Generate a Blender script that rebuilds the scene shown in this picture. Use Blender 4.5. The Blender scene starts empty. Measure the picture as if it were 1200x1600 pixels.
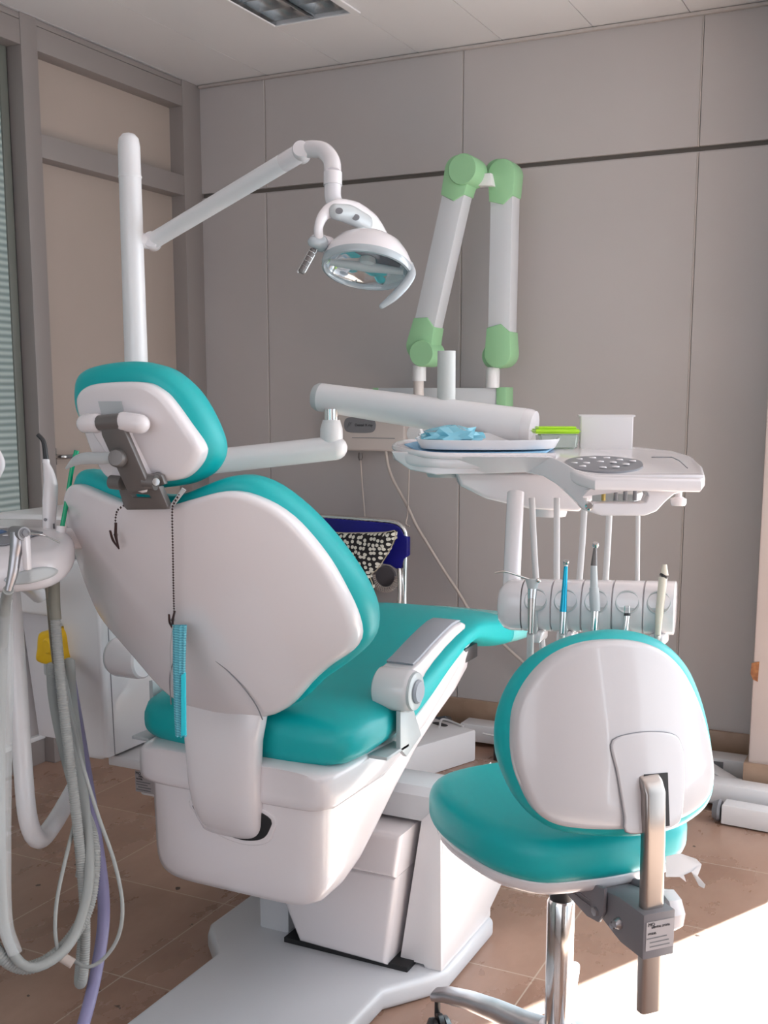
import bpy, bmesh, math, random
from mathutils import Vector, Matrix
random.seed(4)
S = bpy.context.scene
COL = S.collection
V = Vector

# ------------------------------------------------------------------ camera
FPX, CX, CY, H = 1741.0, 600.0, 893.0, 1.28
PITCH = math.atan((893 - 621) / 1741.0)
YAW = math.radians(26.3)
FW = V((-math.sin(YAW) * math.cos(PITCH), math.cos(YAW) * math.cos(PITCH), -math.sin(PITCH)))
RT = V((math.cos(YAW), math.sin(YAW), 0))
UP = RT.cross(FW)
cd = bpy.data.cameras.new('camera'); cam = bpy.data.objects.new('camera', cd); COL.objects.link(cam)
cd.sensor_fit = 'VERTICAL'; cd.sensor_height = 32; cd.sensor_width = 24
cd.lens = FPX / 1600 * 32; cd.shift_y = (CY - 800) / 1600
cd.clip_start = 0.05
cam.matrix_world = Matrix(((RT.x, UP.x, -FW.x, 0), (RT.y, UP.y, -FW.y, 0), (RT.z, UP.z, -FW.z, H), (0, 0, 0, 1)))
S.camera = cam
S.view_settings.view_transform = 'Standard'; S.view_settings.look = 'None'
S.view_settings.gamma = 1; S.view_settings.use_curve_mapping = False
S.view_settings.exposure = 0.24

# ------------------------------------------------------------------ world, sun, daylight
w = bpy.data.worlds.new('sky'); S.world = w; w.use_nodes = True
wn = w.node_tree; wn.nodes.clear()
wo = wn.nodes.new('ShaderNodeOutputWorld'); bg = wn.nodes.new('ShaderNodeBackground')
bg.inputs[0].default_value = (0.80, 0.90, 1.0, 1); bg.inputs[1].default_value = 0.9
wn.links.new(bg.outputs[0], wo.inputs[0])

def area(name, loc, target, sx, sy, power, color):
    l = bpy.data.lights.new(name, 'AREA'); l.shape = 'RECTANGLE'; l.size = sx; l.size_y = sy
    l.energy = power; l.color = color
    o = bpy.data.objects.new(name, l); COL.objects.link(o); o.location = loc
    o.rotation_euler = (V(target) - V(loc)).to_track_quat('-Z', 'Z').to_euler()
    return o
sl = bpy.data.lights.new('sun', 'SUN'); sl.energy = 64; sl.angle = math.radians(0.8); sl.color = (0.72, 0.92, 1.0)
so = bpy.data.objects.new('sun', sl); COL.objects.link(so)
SUN_DIR = V((-0.46, -0.89, -0.95)).normalized()
so.rotation_euler = SUN_DIR.to_track_quat('-Z', 'Y').to_euler()
area('daylight_right_window', (1.75, 2.3, 1.35), (-1.2, 2.3, 0.9), 2.4, 1.9, 24, (0.84, 0.93, 1.0))
area('daylight_glass_door', (0.95, 3.72, 1.15), (-0.6, 1.6, 0.3), 1.5, 2.1, 36, (0.86, 0.94, 1.0))
area('daylight_rear_window', (-0.6, -1.7, 1.5), (-1.0, 2.0, 0.9), 3.2, 1.8, 15, (0.95, 0.95, 1.0))

# ------------------------------------------------------------------ pixel <-> world helpers
def ray(px, py): return FW + RT * ((px - CX) / FPX) + UP * (-(py - CY) / FPX)
def at(px, py, d=None, x=None, y=None, z=None):
    R = ray(px, py)
    t = d if d is not None else x / R.x if x is not None else y / R.y if y is not None else (z - H) / R.z
    return V((R.x * t, R.y * t, H + R.z * t))
def hit(px, py, fn, a=0.8, b=5):      # point where the sight line meets the surface fn(p) = 0
    R = ray(px, py); P = lambda t: V((R.x * t, R.y * t, H + R.z * t))
    for _ in range(45):
        m = (a + b) / 2
        if fn(P(m)) > 0: b = m
        else: a = m
    return P(a)

# ------------------------------------------------------------------ materials
def mat(name, col, rough=0.4, metal=0.0, coat=0.0, trans=0.0, alpha=1.0, emit=None, spec=0.5):
    m = bpy.data.materials.new(name); m.use_nodes = True
    b = m.node_tree.nodes['Principled BSDF']
    b.inputs['Base Color'].default_value = (*col, 1); b.inputs['Roughness'].default_value = rough
    b.inputs['Metallic'].default_value = metal; b.inputs['Coat Weight'].default_value = coat
    b.inputs['Coat Roughness'].default_value = 0.06
    b.inputs['Transmission Weight'].default_value = trans; b.inputs['Alpha'].default_value = alpha
    b.inputs['Specular IOR Level'].default_value = spec
    return m
def noisy(m, c1, c2, scale=4, detail=4, bump=0.0, rough=None, stretch=None):
    nt = m.node_tree; b = nt.nodes['Principled BSDF']
    g = nt.nodes.new('ShaderNodeNewGeometry'); mp = nt.nodes.new('ShaderNodeMapping')
    n = nt.nodes.new('ShaderNodeTexNoise'); r = nt.nodes.new('ShaderNodeValToRGB')
    if stretch: mp.inputs['Scale'].default_value = stretch
    n.inputs['Scale'].default_value = scale; n.inputs['Detail'].default_value = detail
    r.color_ramp.elements[0].position = 0.35; r.color_ramp.elements[1].position = 0.65
    r.color_ramp.elements[0].color = (*c1, 1); r.color_ramp.elements[1].color = (*c2, 1)
    nt.links.new(g.outputs['Position'], mp.inputs[0]); nt.links.new(mp.outputs[0], n.inputs['Vector'])
    nt.links.new(n.outputs['Fac'], r.inputs[0]); nt.links.new(r.outputs[0], b.inputs['Base Color'])
    if bump:
        bp = nt.nodes.new('ShaderNodeBump'); bp.inputs['Strength'].default_value = bump; bp.inputs['Distance'].default_value = 0.01
        nt.links.new(n.outputs['Fac'], bp.inputs['Height']); nt.links.new(bp.outputs[0], b.inputs['Normal'])
    return m
M = {}
M['wall'] = noisy(mat('painted_panel', (0.48, 0.43, 0.41), 0.42), (0.475, 0.440, 0.436), (0.505, 0.468, 0.463), 1.5)
M['groove'] = mat('panel_groove', (0.14, 0.12, 0.105), 0.7)
M['seam'] = mat('panel_seam_edge', (0.50, 0.45, 0.43), 0.5)
M['frame'] = mat('brown_grey_frame', (0.28, 0.245, 0.235), 0.45)
M['door'] = noisy(mat('beige_door_panel', (0.42, 0.345, 0.30), 0.5), (0.40, 0.33, 0.285), (0.44, 0.36, 0.315), 1.2)
M['ceil'] = mat('ceiling_strip', (0.76, 0.745, 0.76), 0.28)
M['ceil_gap'] = mat('ceiling_gap', (0.2, 0.18, 0.17), 0.6)
M['pillar'] = noisy(mat('pillar_paint', (0.55, 0.47, 0.45), 0.5), (0.53, 0.45, 0.43), (0.58, 0.5, 0.475), 2)
M['skirt'] = noisy(mat('brown_skirting_tile', (0.27, 0.19, 0.14), 0.35), (0.30, 0.19, 0.13), (0.42, 0.285, 0.205), 7, 6)
M['chip'] = noisy(mat('chipped_wood', (0.3, 0.12, 0.04), 0.8), (0.2, 0.07, 0.03), (0.42, 0.18, 0.07), 60)
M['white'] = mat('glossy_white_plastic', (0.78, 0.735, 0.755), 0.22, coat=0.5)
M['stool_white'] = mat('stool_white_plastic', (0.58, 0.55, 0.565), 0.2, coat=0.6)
M['white2'] = mat('satin_white_enamel', (0.78, 0.76, 0.775), 0.30, coat=0.25)
M['cream'] = mat('cream_plastic', (0.66, 0.59, 0.56), 0.45)
M['warm'] = mat('cream_handpiece', (0.72, 0.66, 0.55), 0.35)
M['bgrey'] = mat('blue_grey_paint', (0.60, 0.61, 0.64), 0.35, coat=0.3)
M['lgrey'] = mat('light_grey_plastic', (0.50, 0.52, 0.53), 0.35, coat=0.2)
M['pad'] = mat('grey_armrest_pad', (0.38, 0.39, 0.44), 0.5)
M['grey'] = mat('grey_plastic', (0.22, 0.22, 0.24), 0.45)
M['mgrey'] = mat('warm_grey_metal', (0.17, 0.155, 0.15), 0.38, metal=0.35)
M['bracket'] = mat('grey_cast_bracket', (0.19, 0.175, 0.19), 0.5)
M['dark'] = mat('black_gap', (0.012, 0.012, 0.014), 0.6)
M['black'] = mat('black_plastic', (0.02, 0.02, 0.022), 0.35)
M['teal'] = mat('teal_vinyl', (0.0, 0.40, 0.415), 0.42)
M['teal_clear'] = mat('pale_teal_cover', (0.18, 0.56, 0.56), 0.25)
M['chrome'] = mat('chrome', (0.80, 0.78, 0.77), 0.12, metal=1)
M['steel'] = noisy(mat('brushed_steel', (0.45, 0.40, 0.38), 0.28, metal=1), (0.36, 0.32, 0.30), (0.58, 0.53, 0.50), 3, 3, stretch=(1, 1, 0.15))
M['alu'] = noisy(mat('cast_aluminium', (0.45, 0.44, 0.46), 0.32, metal=0.9), (0.33, 0.32, 0.34), (0.58, 0.56, 0.58), 9, 5)
M['silver'] = mat('silver_metal', (0.6, 0.6, 0.6), 0.25, metal=1)
M['green'] = mat('pale_green_plastic', (0.30, 0.56, 0.31), 0.5)
M['lime'] = mat('lime_lid', (0.48, 0.80, 0.03), 0.35)
M['tube_grey'] = mat('grey_hose', (0.34, 0.35, 0.34), 0.45)
M['olive'] = mat('olive_grey_hose', (0.24, 0.23, 0.19), 0.5)
M['tube_white'] = mat('white_hose', (0.58, 0.56, 0.56), 0.45)
M['purple'] = mat('lilac_hose', (0.24, 0.22, 0.38), 0.4)
M['yellow'] = mat('yellow_plastic', (0.85, 0.52, 0.01), 0.4)
M['navy'] = noisy(mat('blue_vinyl', (0.004, 0.004, 0.20), 0.45), (0.003, 0.003, 0.17), (0.005, 0.006, 0.25), 6)
M['cyan'] = mat('cyan_anodised', (0.01, 0.35, 0.52), 0.25, metal=0.6)
M['greenstraw'] = mat('green_suction_tip', (0.0, 0.36, 0.17), 0.25)
M['cable'] = mat('beige_cable', (0.55, 0.48, 0.44), 0.5)
M['sticker'] = mat('sticker_grey', (0.42, 0.38, 0.39), 0.5)
M['ink'] = mat('print_ink', (0.03, 0.03, 0.035), 0.6)
M['inkgrey'] = mat('grey_print', (0.16, 0.16, 0.17), 0.6)
M['paper'] = mat('white_card', (0.72, 0.68, 0.68), 0.7)
M['blueb'] = mat('blue_bib', (0.30, 0.55, 0.78), 0.8)
M['bead'] = mat('dark_bead_chain', (0.08, 0.05, 0.05), 0.3, metal=0.7)
M['glass'] = mat('clear_plastic', (0.9, 0.95, 0.97), 0.08, trans=0.9)
M['bluefilm'] = mat('blue_film', (0.25, 0.68, 0.85), 0.12, coat=0.8, trans=0.25)
M['film'] = mat('clear_film', (0.9, 0.92, 0.93), 0.15, trans=0.5, alpha=0.35)
M['mirror'] = mat('reflector', (0.62, 0.68, 0.72), 0.08, metal=1)
M['lampgrey'] = mat('smoky_lamp_rim', (0.42, 0.46, 0.49), 0.12, coat=0.8)
M['lcd'] = mat('lcd_blue', (0.08, 0.14, 0.30), 0.2)

def floor_mat():
    m = mat('floor_tiles', (0.3, 0.2, 0.15), 0.28); nt = m.node_tree; b = nt.nodes['Principled BSDF']; L = nt.links.new
    g = nt.nodes.new('ShaderNodeNewGeometry'); sx = nt.nodes.new('ShaderNodeSeparateXYZ'); L(g.outputs['Position'], sx.inputs[0])
    def mth(op, a, bb=None, c=None):
        n = nt.nodes.new('ShaderNodeMath'); n.operation = op
        for i, v in enumerate((a, bb, c)):
            if v is None: continue
            if isinstance(v, (int, float)): n.inputs[i].default_value = v
            else: L(v, n.inputs[i])
        return n.outputs[0]
    def line(o, off, step, wdt):
        u = mth('DIVIDE', mth('SUBTRACT', o, off), step)
        d = mth('ABSOLUTE', mth('SUBTRACT', u, mth('ROUND', u)))
        return mth('LESS_THAN', d, wdt / step / 2), mth('FLOOR', u)
    lx, ix = line(sx.outputs[0], -1.556, 0.415, 0.0035); ly, iy = line(sx.outputs[1], 1.822, 0.404, 0.0035)
    grout = mth('MAXIMUM', lx, ly)
    cv = nt.nodes.new('ShaderNodeCombineXYZ'); L(ix, cv.inputs[0]); L(iy, cv.inputs[1])
    wn_ = nt.nodes.new('ShaderNodeTexWhiteNoise'); L(cv.outputs[0], wn_.inputs['Vector'])
    n1 = nt.nodes.new('ShaderNodeTexNoise'); n1.inputs['Scale'].default_value = 5; n1.inputs['Detail'].default_value = 7; n1.inputs['Roughness'].default_value = 0.62
    mp = nt.nodes.new('ShaderNodeMapping'); mp.inputs['Scale'].default_value = (1, 0.55, 1)
    L(g.outputs['Position'], mp.inputs[0]); L(mp.outputs[0], n1.inputs['Vector'])
    v = mth('ADD', mth('MULTIPLY', n1.outputs['Fac'], 0.85), mth('MULTIPLY', wn_.outputs['Value'], 0.14))
    r = nt.nodes.new('ShaderNodeValToRGB'); r.color_ramp.elements[0].position = 0.25; r.color_ramp.elements[1].position = 0.80
    r.color_ramp.elements[0].color = (0.255, 0.140, 0.096, 1); r.color_ramp.elements[1].color = (0.45, 0.29, 0.22, 1); L(v, r.inputs[0])
    n2 = nt.nodes.new('ShaderNodeTexNoise'); n2.inputs['Scale'].default_value = 26; n2.inputs['Detail'].default_value = 3; L(g.outputs['Position'], n2.inputs['Vector'])
    sp = mth('GREATER_THAN', n2.outputs['Fac'], 0.735)
    mx = nt.nodes.new('ShaderNodeMix'); mx.data_type = 'RGBA'; L(sp, mx.inputs[0]); L(r.outputs[0], mx.inputs[6]); mx.inputs[7].default_value = (0.07, 0.04, 0.03, 1)
    m2 = nt.nodes.new('ShaderNodeMix'); m2.data_type = 'RGBA'; L(grout, m2.inputs[0]); L(mx.outputs[2], m2.inputs[6]); m2.inputs[7].default_value = (0.50, 0.39, 0.31, 1)
    L(m2.outputs[2], b.inputs['Base Color'])
    L(mth('ADD', mth('MULTIPLY', n1.outputs['Fac'], 0.25), 0.16), b.inputs['Roughness'])
    return m
M['floor'] = floor_mat()

def dots_mat():
    m = mat('black_white_dots', (0.02, 0.02, 0.02), 0.85); nt = m.node_tree; b = nt.nodes['Principled BSDF']; L = nt.links.new
    g = nt.nodes.new('ShaderNodeNewGeometry'); vo = nt.nodes.new('ShaderNodeTexVoronoi'); vo.inputs['Scale'].default_value = 58; vo.inputs['Randomness'].default_value = 0.62
    vo.voronoi_dimensions = '2D'; sx = nt.nodes.new('ShaderNodeSeparateXYZ'); cb_ = nt.nodes.new('ShaderNodeCombineXYZ')
    L(g.outputs['Position'], sx.inputs[0]); L(sx.outputs[0], cb_.inputs[0]); L(sx.outputs[2], cb_.inputs[1]); L(cb_.outputs[0], vo.inputs['Vector'])
    r = nt.nodes.new('ShaderNodeValToRGB'); r.color_ramp.interpolation = 'CONSTANT'
    r.color_ramp.elements[0].color = (0.72, 0.70, 0.62, 1); r.color_ramp.elements[1].position = 0.36; r.color_ramp.elements[1].color = (0.014, 0.012, 0.014, 1)
    L(vo.outputs['Distance'], r.inputs[0]); L(r.outputs[0], b.inputs['Base Color']); return m
M['dots'] = dots_mat()

def ribbed(name, c1, c2, scale, axis, rough=0.5):
    m = mat(name, c1, rough); nt = m.node_tree; b = nt.nodes['Principled BSDF']; L = nt.links.new
    g = nt.nodes.new('ShaderNodeNewGeometry'); wv = nt.nodes.new('ShaderNodeTexWave'); wv.bands_direction = axis
    wv.inputs['Scale'].default_value = scale; wv.inputs['Distortion'].default_value = 0.6; wv.inputs['Detail Scale'].default_value = 0.4
    L(g.outputs['Position'], wv.inputs['Vector'])
    mx = nt.nodes.new('ShaderNodeMix'); mx.data_type = 'RGBA'; L(wv.outputs['Fac'], mx.inputs[0]); mx.inputs[6].default_value = (*c1, 1); mx.inputs[7].default_value = (*c2, 1)
    L(mx.outputs[2], b.inputs['Base Color'])
    bp = nt.nodes.new('ShaderNodeBump'); bp.inputs['Strength'].default_value = 0.5; bp.inputs['Distance'].default_value = 0.003
    L(wv.outputs['Fac'], bp.inputs['Height']); L(bp.outputs[0], b.inputs['Normal']); return m
M['maskblue'] = ribbed('pleated_blue_mask', (0.10, 0.42, 0.55), (0.20, 0.62, 0.72), 70, 'Z', 0.75)
M['mask_in'] = mat('bright_blue_mask', (0.02, 0.60, 0.72), 0.7)
M['shutter'] = ribbed('ribbed_frosted_glass', (0.23, 0.29, 0.28), (0.46, 0.53, 0.51), 14, 'Z', 0.25)  # pale bands paint in the thin highlights on the glass ribs

# ------------------------------------------------------------------ object helpers
class Root:
    """keeps the world position of a thing so parts can be written in world coordinates"""
def link(ob, parent=None):
    COL.objects.link(ob)
    if parent is not None: ob.parent = parent
def org(parent):
    o = V((0, 0, 0)); p = parent
    while p is not None: o += V(p.location); p = p.parent
    return o
def thing(name, label, cat, loc, group=None):
    o = bpy.data.objects.new(name, None); o.empty_display_size = 0.05; COL.objects.link(o); o.location = loc
    o['label'] = label; o['category'] = cat
    if group: o['group'] = group
    return o
def tag(o, label, cat, group=None):
    o['label'] = label; o['category'] = cat
    if group: o['group'] = group
    return o
def make(name, verts, faces, m, parent=None, smooth=True, mats=None, fmat=None, sharp=None, weld=False):
    verts = [V(v) for v in verts]
    if parent is None:
        zs = min(v.z for v in verts); c = V((sum(v.x for v in verts) / len(verts), sum(v.y for v in verts) / len(verts), zs))
    else: c = org(parent)
    me = bpy.data.meshes.new(name); me.from_pydata([tuple(v - c) for v in verts], [], faces)
    for mm in (mats or [m]): me.materials.append(mm)
    if fmat:
        for p, k in zip(me.polygons, fmat): p.material_index = k
    bm = bmesh.new(); bm.from_mesh(me)
    if weld: bmesh.ops.remove_doubles(bm, verts=bm.verts, dist=1e-5)
    bmesh.ops.recalc_face_normals(bm, faces=bm.faces)
    bm.to_mesh(me); bm.free()
    if smooth:
        me.polygons.foreach_set('use_smooth', [True] * len(me.polygons))
        me.set_sharp_from_angle(angle=math.radians(sharp if sharp else 42))
    ob = bpy.data.objects.new(name, me); link(ob, parent)
    if parent is None: ob.location = c
    return ob
def frombm(name, bm, m, parent=None, sharp=35, mats=None):
    bmesh.ops.recalc_face_normals(bm, faces=bm.faces)
    vs = [v.co.copy() for v in bm.verts]
    for i, v in enumerate(bm.verts): v.index = i
    fs = [[v.index for v in f.verts] for f in bm.faces]; fm = [f.material_index for f in bm.faces]; bm.free()
    return make(name, vs, fs, m, parent, True, mats, fm if mats else None, sharp)
def struct(o): o['kind'] = 'structure'; return o

def add_box(bm, a, b, bev=0.0, seg=2, mi=0):
    r = bmesh.ops.create_cube(bm, size=1); vs = r['verts']
    for v in vs:
        v.co = V(((a[0] + b[0]) / 2 + v.co.x * abs(b[0] - a[0]), (a[1] + b[1]) / 2 + v.co.y * abs(b[1] - a[1]), (a[2] + b[2]) / 2 + v.co.z * abs(b[2] - a[2])))
    fs = set(f for v in vs for f in v.link_faces)
    for f in fs: f.material_index = mi
    if bev:
        es = list(set(e for v in vs for e in v.link_edges))
        rr = bmesh.ops.bevel(bm, geom=es, offset=bev, segments=seg, affect='EDGES', profile=0.5)
        for f in rr['faces']: f.material_index = mi
def box(name, a, b, m, parent=None, bev=0.003, seg=2):
    bm = bmesh.new(); add_box(bm, a, b, bev, seg); return frombm(name, bm, m, parent)
def add_prism(bm, pts, vec, bev=0.0, seg=2, holes=(), mi=0, only_caps=False):
    """closed prism: polygon of 3D points (with optional holes) swept along vec"""
    vec = V(vec); loops = [pts] + list(holes); e0 = []; rings = []
    for lp in loops:
        vs = [bm.verts.new(V(p)) for p in lp]; rings.append(vs)
        e0 += [bm.edges.new((vs[i], vs[(i + 1) % len(vs)])) for i in range(len(vs))]
    if holes: f0 = [f for f in bmesh.ops.triangle_fill(bm, use_beauty=True, edges=e0)['geom'] if isinstance(f, bmesh.types.BMFace)]
    else: f0 = [bm.faces.new(rings[0])]
    dup = bmesh.ops.duplicate(bm, geom=list(set(v for f in f0 for v in f.verts)) + list(set(e for f in f0 for e in f.edges)) + f0)
    vm = dup['vert_map']; f1 = [f for f in dup['geom'] if isinstance(f, bmesh.types.BMFace)]
    for v in set(vv for f in f1 for vv in f.verts): v.co += vec
    sides = []
    for vs in rings:
        n = len(vs)
        for i in range(n):
            a, b = vs[i], vs[(i + 1) % n]; sides.append(bm.faces.new((a, b, vm[b], vm[a])))
    for f in f0 + f1 + sides: f.material_index = mi
    bmesh.ops.recalc_face_normals(bm, faces=f0 + f1 + sides)
    if bev:
        es = set()
        for f in f0 + f1:
            for e in f.edges:
                if any(x in sides for x in e.link_faces): es.add(e)
        bmesh.ops.bevel(bm, geom=list(es), offset=bev, segments=seg, affect='EDGES', profile=0.5, clamp_overlap=True)
def prism(name, pts, vec, m, parent=None, bev=0.002, seg=2, holes=(), sharp=35):
    bm = bmesh.new(); add_prism(bm, pts, vec, bev, seg, holes); return frombm(name, bm, m, parent, sharp)
def cr(pts, n, closed=False):
    """catmull-rom resampling of a list of Vectors / tuples to n points, even spacing"""
    P = [V(p) for p in pts]; out = []
    N = len(P); segs = N if closed else N - 1
    for i in range(segs):
        p0 = P[(i - 1) % N] if closed or i > 0 else P[0] * 2 - P[1]
        p1, p2 = P[i % N], P[(i + 1) % N]
        p3 = P[(i + 2) % N] if closed or i + 2 < N else P[-1] * 2 - P[-2]
        for k in range(16):
            t = k / 16
            out.append(0.5 * ((2 * p1) + (p2 - p0) * t + (2 * p0 - 5 * p1 + 4 * p2 - p3) * t * t + (3 * p1 - p0 - 3 * p2 + p3) * t ** 3))
    if closed: out.append(out[0].copy())
    else: out.append(P[-1].copy())
    L = [0]
    for a, b in zip(out, out[1:]): L.append(L[-1] + (b - a).length)
    res = []; j = 0; tot = L[-1]; cnt = n if closed else n - 1
    for i in range(n):
        s = tot * i / cnt
        while j < len(L) - 2 and L[j + 1] < s: j += 1
        f = (s - L[j]) / max(1e-9, L[j + 1] - L[j]); res.append(out[j].lerp(out[j + 1], min(1, max(0, f))))
    return res
def add_tube(vs, fs, pts, rad, seg=14, flat=(1, 1), cap=True, round_cap=False):
    n = len(pts); R = rad if isinstance(rad, (list, tuple)) else [rad] * n
    base = len(vs); t0 = (pts[1] - pts[0]).normalized()
    up = V((0, 0, 1)) if abs(t0.z) < 0.9 else V((0, 1, 0))
    nrm = (up - t0 * up.dot(t0)).normalized()
    P = list(pts); RR = list(R)
    if round_cap:
        a, b = pts[0], pts[-1]; ta = t0; tb = (pts[-1] - pts[-2]).normalized()
        pre = [(a - ta * R[0] * math.sin(x), R[0] * math.cos(x)) for x in (1.5, 1.15, 0.75, 0.35)]
        post = [(b + tb * R[-1] * math.sin(x), R[-1] * math.cos(x)) for x in (0.35, 0.75, 1.15, 1.5)]
        P = [p for p, _ in pre] + P + [p for p, _ in post]; RR = [r for _, r in pre] + RR + [r for _, r in post]
    for i, p in enumerate(P):
        t = (P[min(i + 1, len(P) - 1)] - P[max(i - 1, 0)]).normalized()
        nrm = (nrm - t * nrm.dot(t)).normalized(); bn = t.cross(nrm)
        for k in range(seg):
            a = 2 * math.pi * k / seg
            vs.append(p + nrm * (math.cos(a) * RR[i] * flat[0]) + bn * (math.sin(a) * RR[i] * flat[1]))
    for i in range(len(P) - 1):
        for k in range(seg):
            a = base + i * seg + k; b = base + i * seg + (k + 1) % seg
            fs.append((a, b, b + seg, a + seg))
    if cap:
        fs.append(tuple(base + k for k in range(seg))); fs.append(tuple(base + (len(P) - 1) * seg + k for k in reversed(range(seg))))
def tube(name, pts, rad, m, parent=None, n=None, seg=14, spline=True, round_cap=False, flat=(1, 1), ribs=0):
    P = [V(p) for p in pts]
    if spline and len(P) > 2: 
        n = n or 10 * len(P)
        if isinstance(rad, (list, tuple)):
            rr = cr([(r, i * 1e-3, 0) for i, r in enumerate(rad)], n); 
            L = [0]
            for a, b in zip(P, P[1:]): L.append(L[-1] + (b - a).length)
            rad2 = []
            for i in range(n):
                s = L[-1] * i / (n - 1); j = max(k for k in range(len(L)) if L[k] <= s + 1e-9); j = min(j, len(L) - 2)
                f = (s - L[j]) / max(1e-9, L[j + 1] - L[j]); rad2.append(rad[j] * (1 - f) + rad[j + 1] * f)
            rad = rad2
        P = cr(P, n)
    if ribs:
        tot = sum((b - a).length for a, b in zip(P, P[1:])); k = int(tot / ribs)
        P = cr(P, k * 4); r0 = rad if not isinstance(rad, (list, tuple)) else rad[0]
        rad = [r0 * (1.0 if i % 4 in (0, 1) else 0.9) for i in range(len(P))]
    vs, fs = [], []; add_tube(vs, fs, P, rad, seg, flat, True, round_cap)
    return make(name, vs, fs, m, parent, True, None, None, 50)
def lathe(name, prof, o, axis, m, parent=None, seg=32, mats=None, fm=None, sharp=35, scale=(1, 1), ref=None, caps=True):
    """prof = [(radius, height along axis)]"""
    o = V(o); ax = V(axis).normalized(); rf = V(ref) if ref else (V((0, 0, 1)) if abs(ax.z) < 0.9 else V((1, 0, 0)))
    e1 = (rf - ax * rf.dot(ax)).normalized(); e2 = ax.cross(e1); vs, fs, mi = [], [], []
    for r, h in prof:
        for k in range(seg):
            a = 2 * math.pi * k / seg; vs.append(o + ax * h + e1 * (r * scale[0] * math.cos(a)) + e2 * (r * scale[1] * math.sin(a)))
    for i in range(len(prof) - 1):
        for k in range(seg):
            a = i * seg + k; b = i * seg + (k + 1) % seg; fs.append((a, b, b + seg, a + seg)); mi.append(fm[i] if fm else 0)
    if caps and prof[0][0] > 1e-6: fs.append(tuple(range(seg))); mi.append(fm[0] if fm else 0)
    if caps and prof[-1][0] > 1e-6: fs.append(tuple((len(prof) - 1) * seg + k for k in range(seg))); mi.append(fm[-1] if fm else 0)
    return make(name, vs, fs, m, parent, True, mats, mi if mats else None, sharp, weld=True)
def inset2(pts, d):
    n = len(pts); area = sum(pts[i][0] * pts[(i + 1) % n][1] - pts[(i + 1) % n][0] * pts[i][1] for i in range(n)); sg = 1 if area > 0 else -1
    out = []
    for i in range(n):
        a, b = pts[i - 1], pts[(i + 1) % n]; tx, ty = b[0] - a[0], b[1] - a[1]; l = math.hypot(tx, ty) or 1
        out.append((pts[i][0] - sg * ty / l * d, pts[i][1] + sg * tx / l * d))
    return out
def pad(name, outline, Mf, c0, c1, r, m, parent=None, n=72, r1=None, crown0=0.0, crown1=0.0, centre=None, rings=(0.85, 0.65, 0.45, 0.25, 0.1)):
    """rounded cushion: closed smooth outline in (a,b); Mf(a,b,c) -> world; from depth c0 to c1; r, r1 edge rounding"""
    r1 = r if r1 is None else r1
    pts = [(p.x, p.y) for p in cr([(a, b, 0) for a, b in outline], n, True)]
    cx = sum(p[0] for p in pts) / n; cy = sum(p[1] for p in pts) / n
    if centre: cx, cy = centre
    L = []
    inn = inset2(pts, r); sg = 1 if c1 > c0 else -1
    for s in reversed(rings): L.append(([(cx + (x - cx) * s, cy + (y - cy) * s) for x, y in inn], c0 - sg * crown0 * (1 - s * s)))
    K = 6
    for k in range(K + 1):
        a = math.pi / 2 * k / K; L.append((inset2(pts, r * (1 - math.sin(a))), c0 + sg * r * (1 - math.cos(a))))
    for k in range(K + 1):
        a = math.pi / 2 * k / K; L.append((inset2(pts, r1 * (1 - math.cos(a))), c1 - sg * r1 * (1 - math.sin(a))))
    inn1 = inset2(pts, r1)
    for s in rings: L.append(([(cx + (x - cx) * s, cy + (y - cy) * s) for x, y in inn1], c1 + sg * crown1 * (1 - s * s)))
    vs, fs = [], []
    for pp, c in L: vs += [Mf(x, y, c) for x, y in pp]
    for i in range(len(L) - 1):
        for k in range(n):
            a = i * n + k; b = i * n + (k + 1) % n; fs.append((a, b, b + n, a + n))
    vs.append(Mf(cx, cy, c0 - sg * crown0)); vs.append(Mf(cx, cy, c1 + sg * crown1)); A, B = len(vs) - 2, len(vs) - 1
    for k in range(n):
        fs.append((A, (k + 1) % n, k)); o = (len(L) - 1) * n; fs.append((B, o + k, o + (k + 1) % n))
    return make(name, vs, fs, m, parent, True, None, None, 60)
def loft(name, secs, m, parent=None, sharp=50):
    n = len(secs[0]); vs, fs = [], []
    for s in secs: vs += [V(p) for p in s]
    for i in range(len(secs) - 1):
        for k in range(n):
            a = i * n + k; b = i * n + (k + 1) % n; fs.append((a, b, b + n, a + n))
    fs.append(tuple(range(n))); fs.append(tuple((len(secs) - 1) * n + k for k in range(n)))
    return make(name, vs, fs, m, parent, True, None, None, sharp)
def sup(cx, cz, hw, hh, p, n=40):
    out = []
    for k in range(n):
        a = 2 * math.pi * k / n; c, s = math.cos(a), math.sin(a)
        out.append((cx + hw * math.copysign(abs(c) ** (2 / p), c), cz + hh * math.copysign(abs(s) ** (2 / p), s)))
    return out
def text(name, s, size, o, ex, ey, m, parent, depth=0.0004, align='LEFT'):
    c = bpy.data.curves.new('t', 'FONT'); c.body = s; c.size = size; c.extrude = depth; c.align_x = align
    t = bpy.data.objects.new('t', c); COL.objects.link(t)
    bpy.context.view_layer.update()
    me = bpy.data.meshes.new_from_object(t.evaluated_get(bpy.context.evaluated_depsgraph_get())); bpy.data.objects.remove(t)
    ex = V(ex).normalized(); ey = V(ey).normalized(); nz = ex.cross(ey); oo = V(o)
    vs = [oo + ex * v.co.x + ey * v.co.y + nz * v.co.z for v in me.vertices]; fs = [tuple(p.vertices) for p in me.polygons]
    return make(name, vs, fs, m, parent, False)

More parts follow.
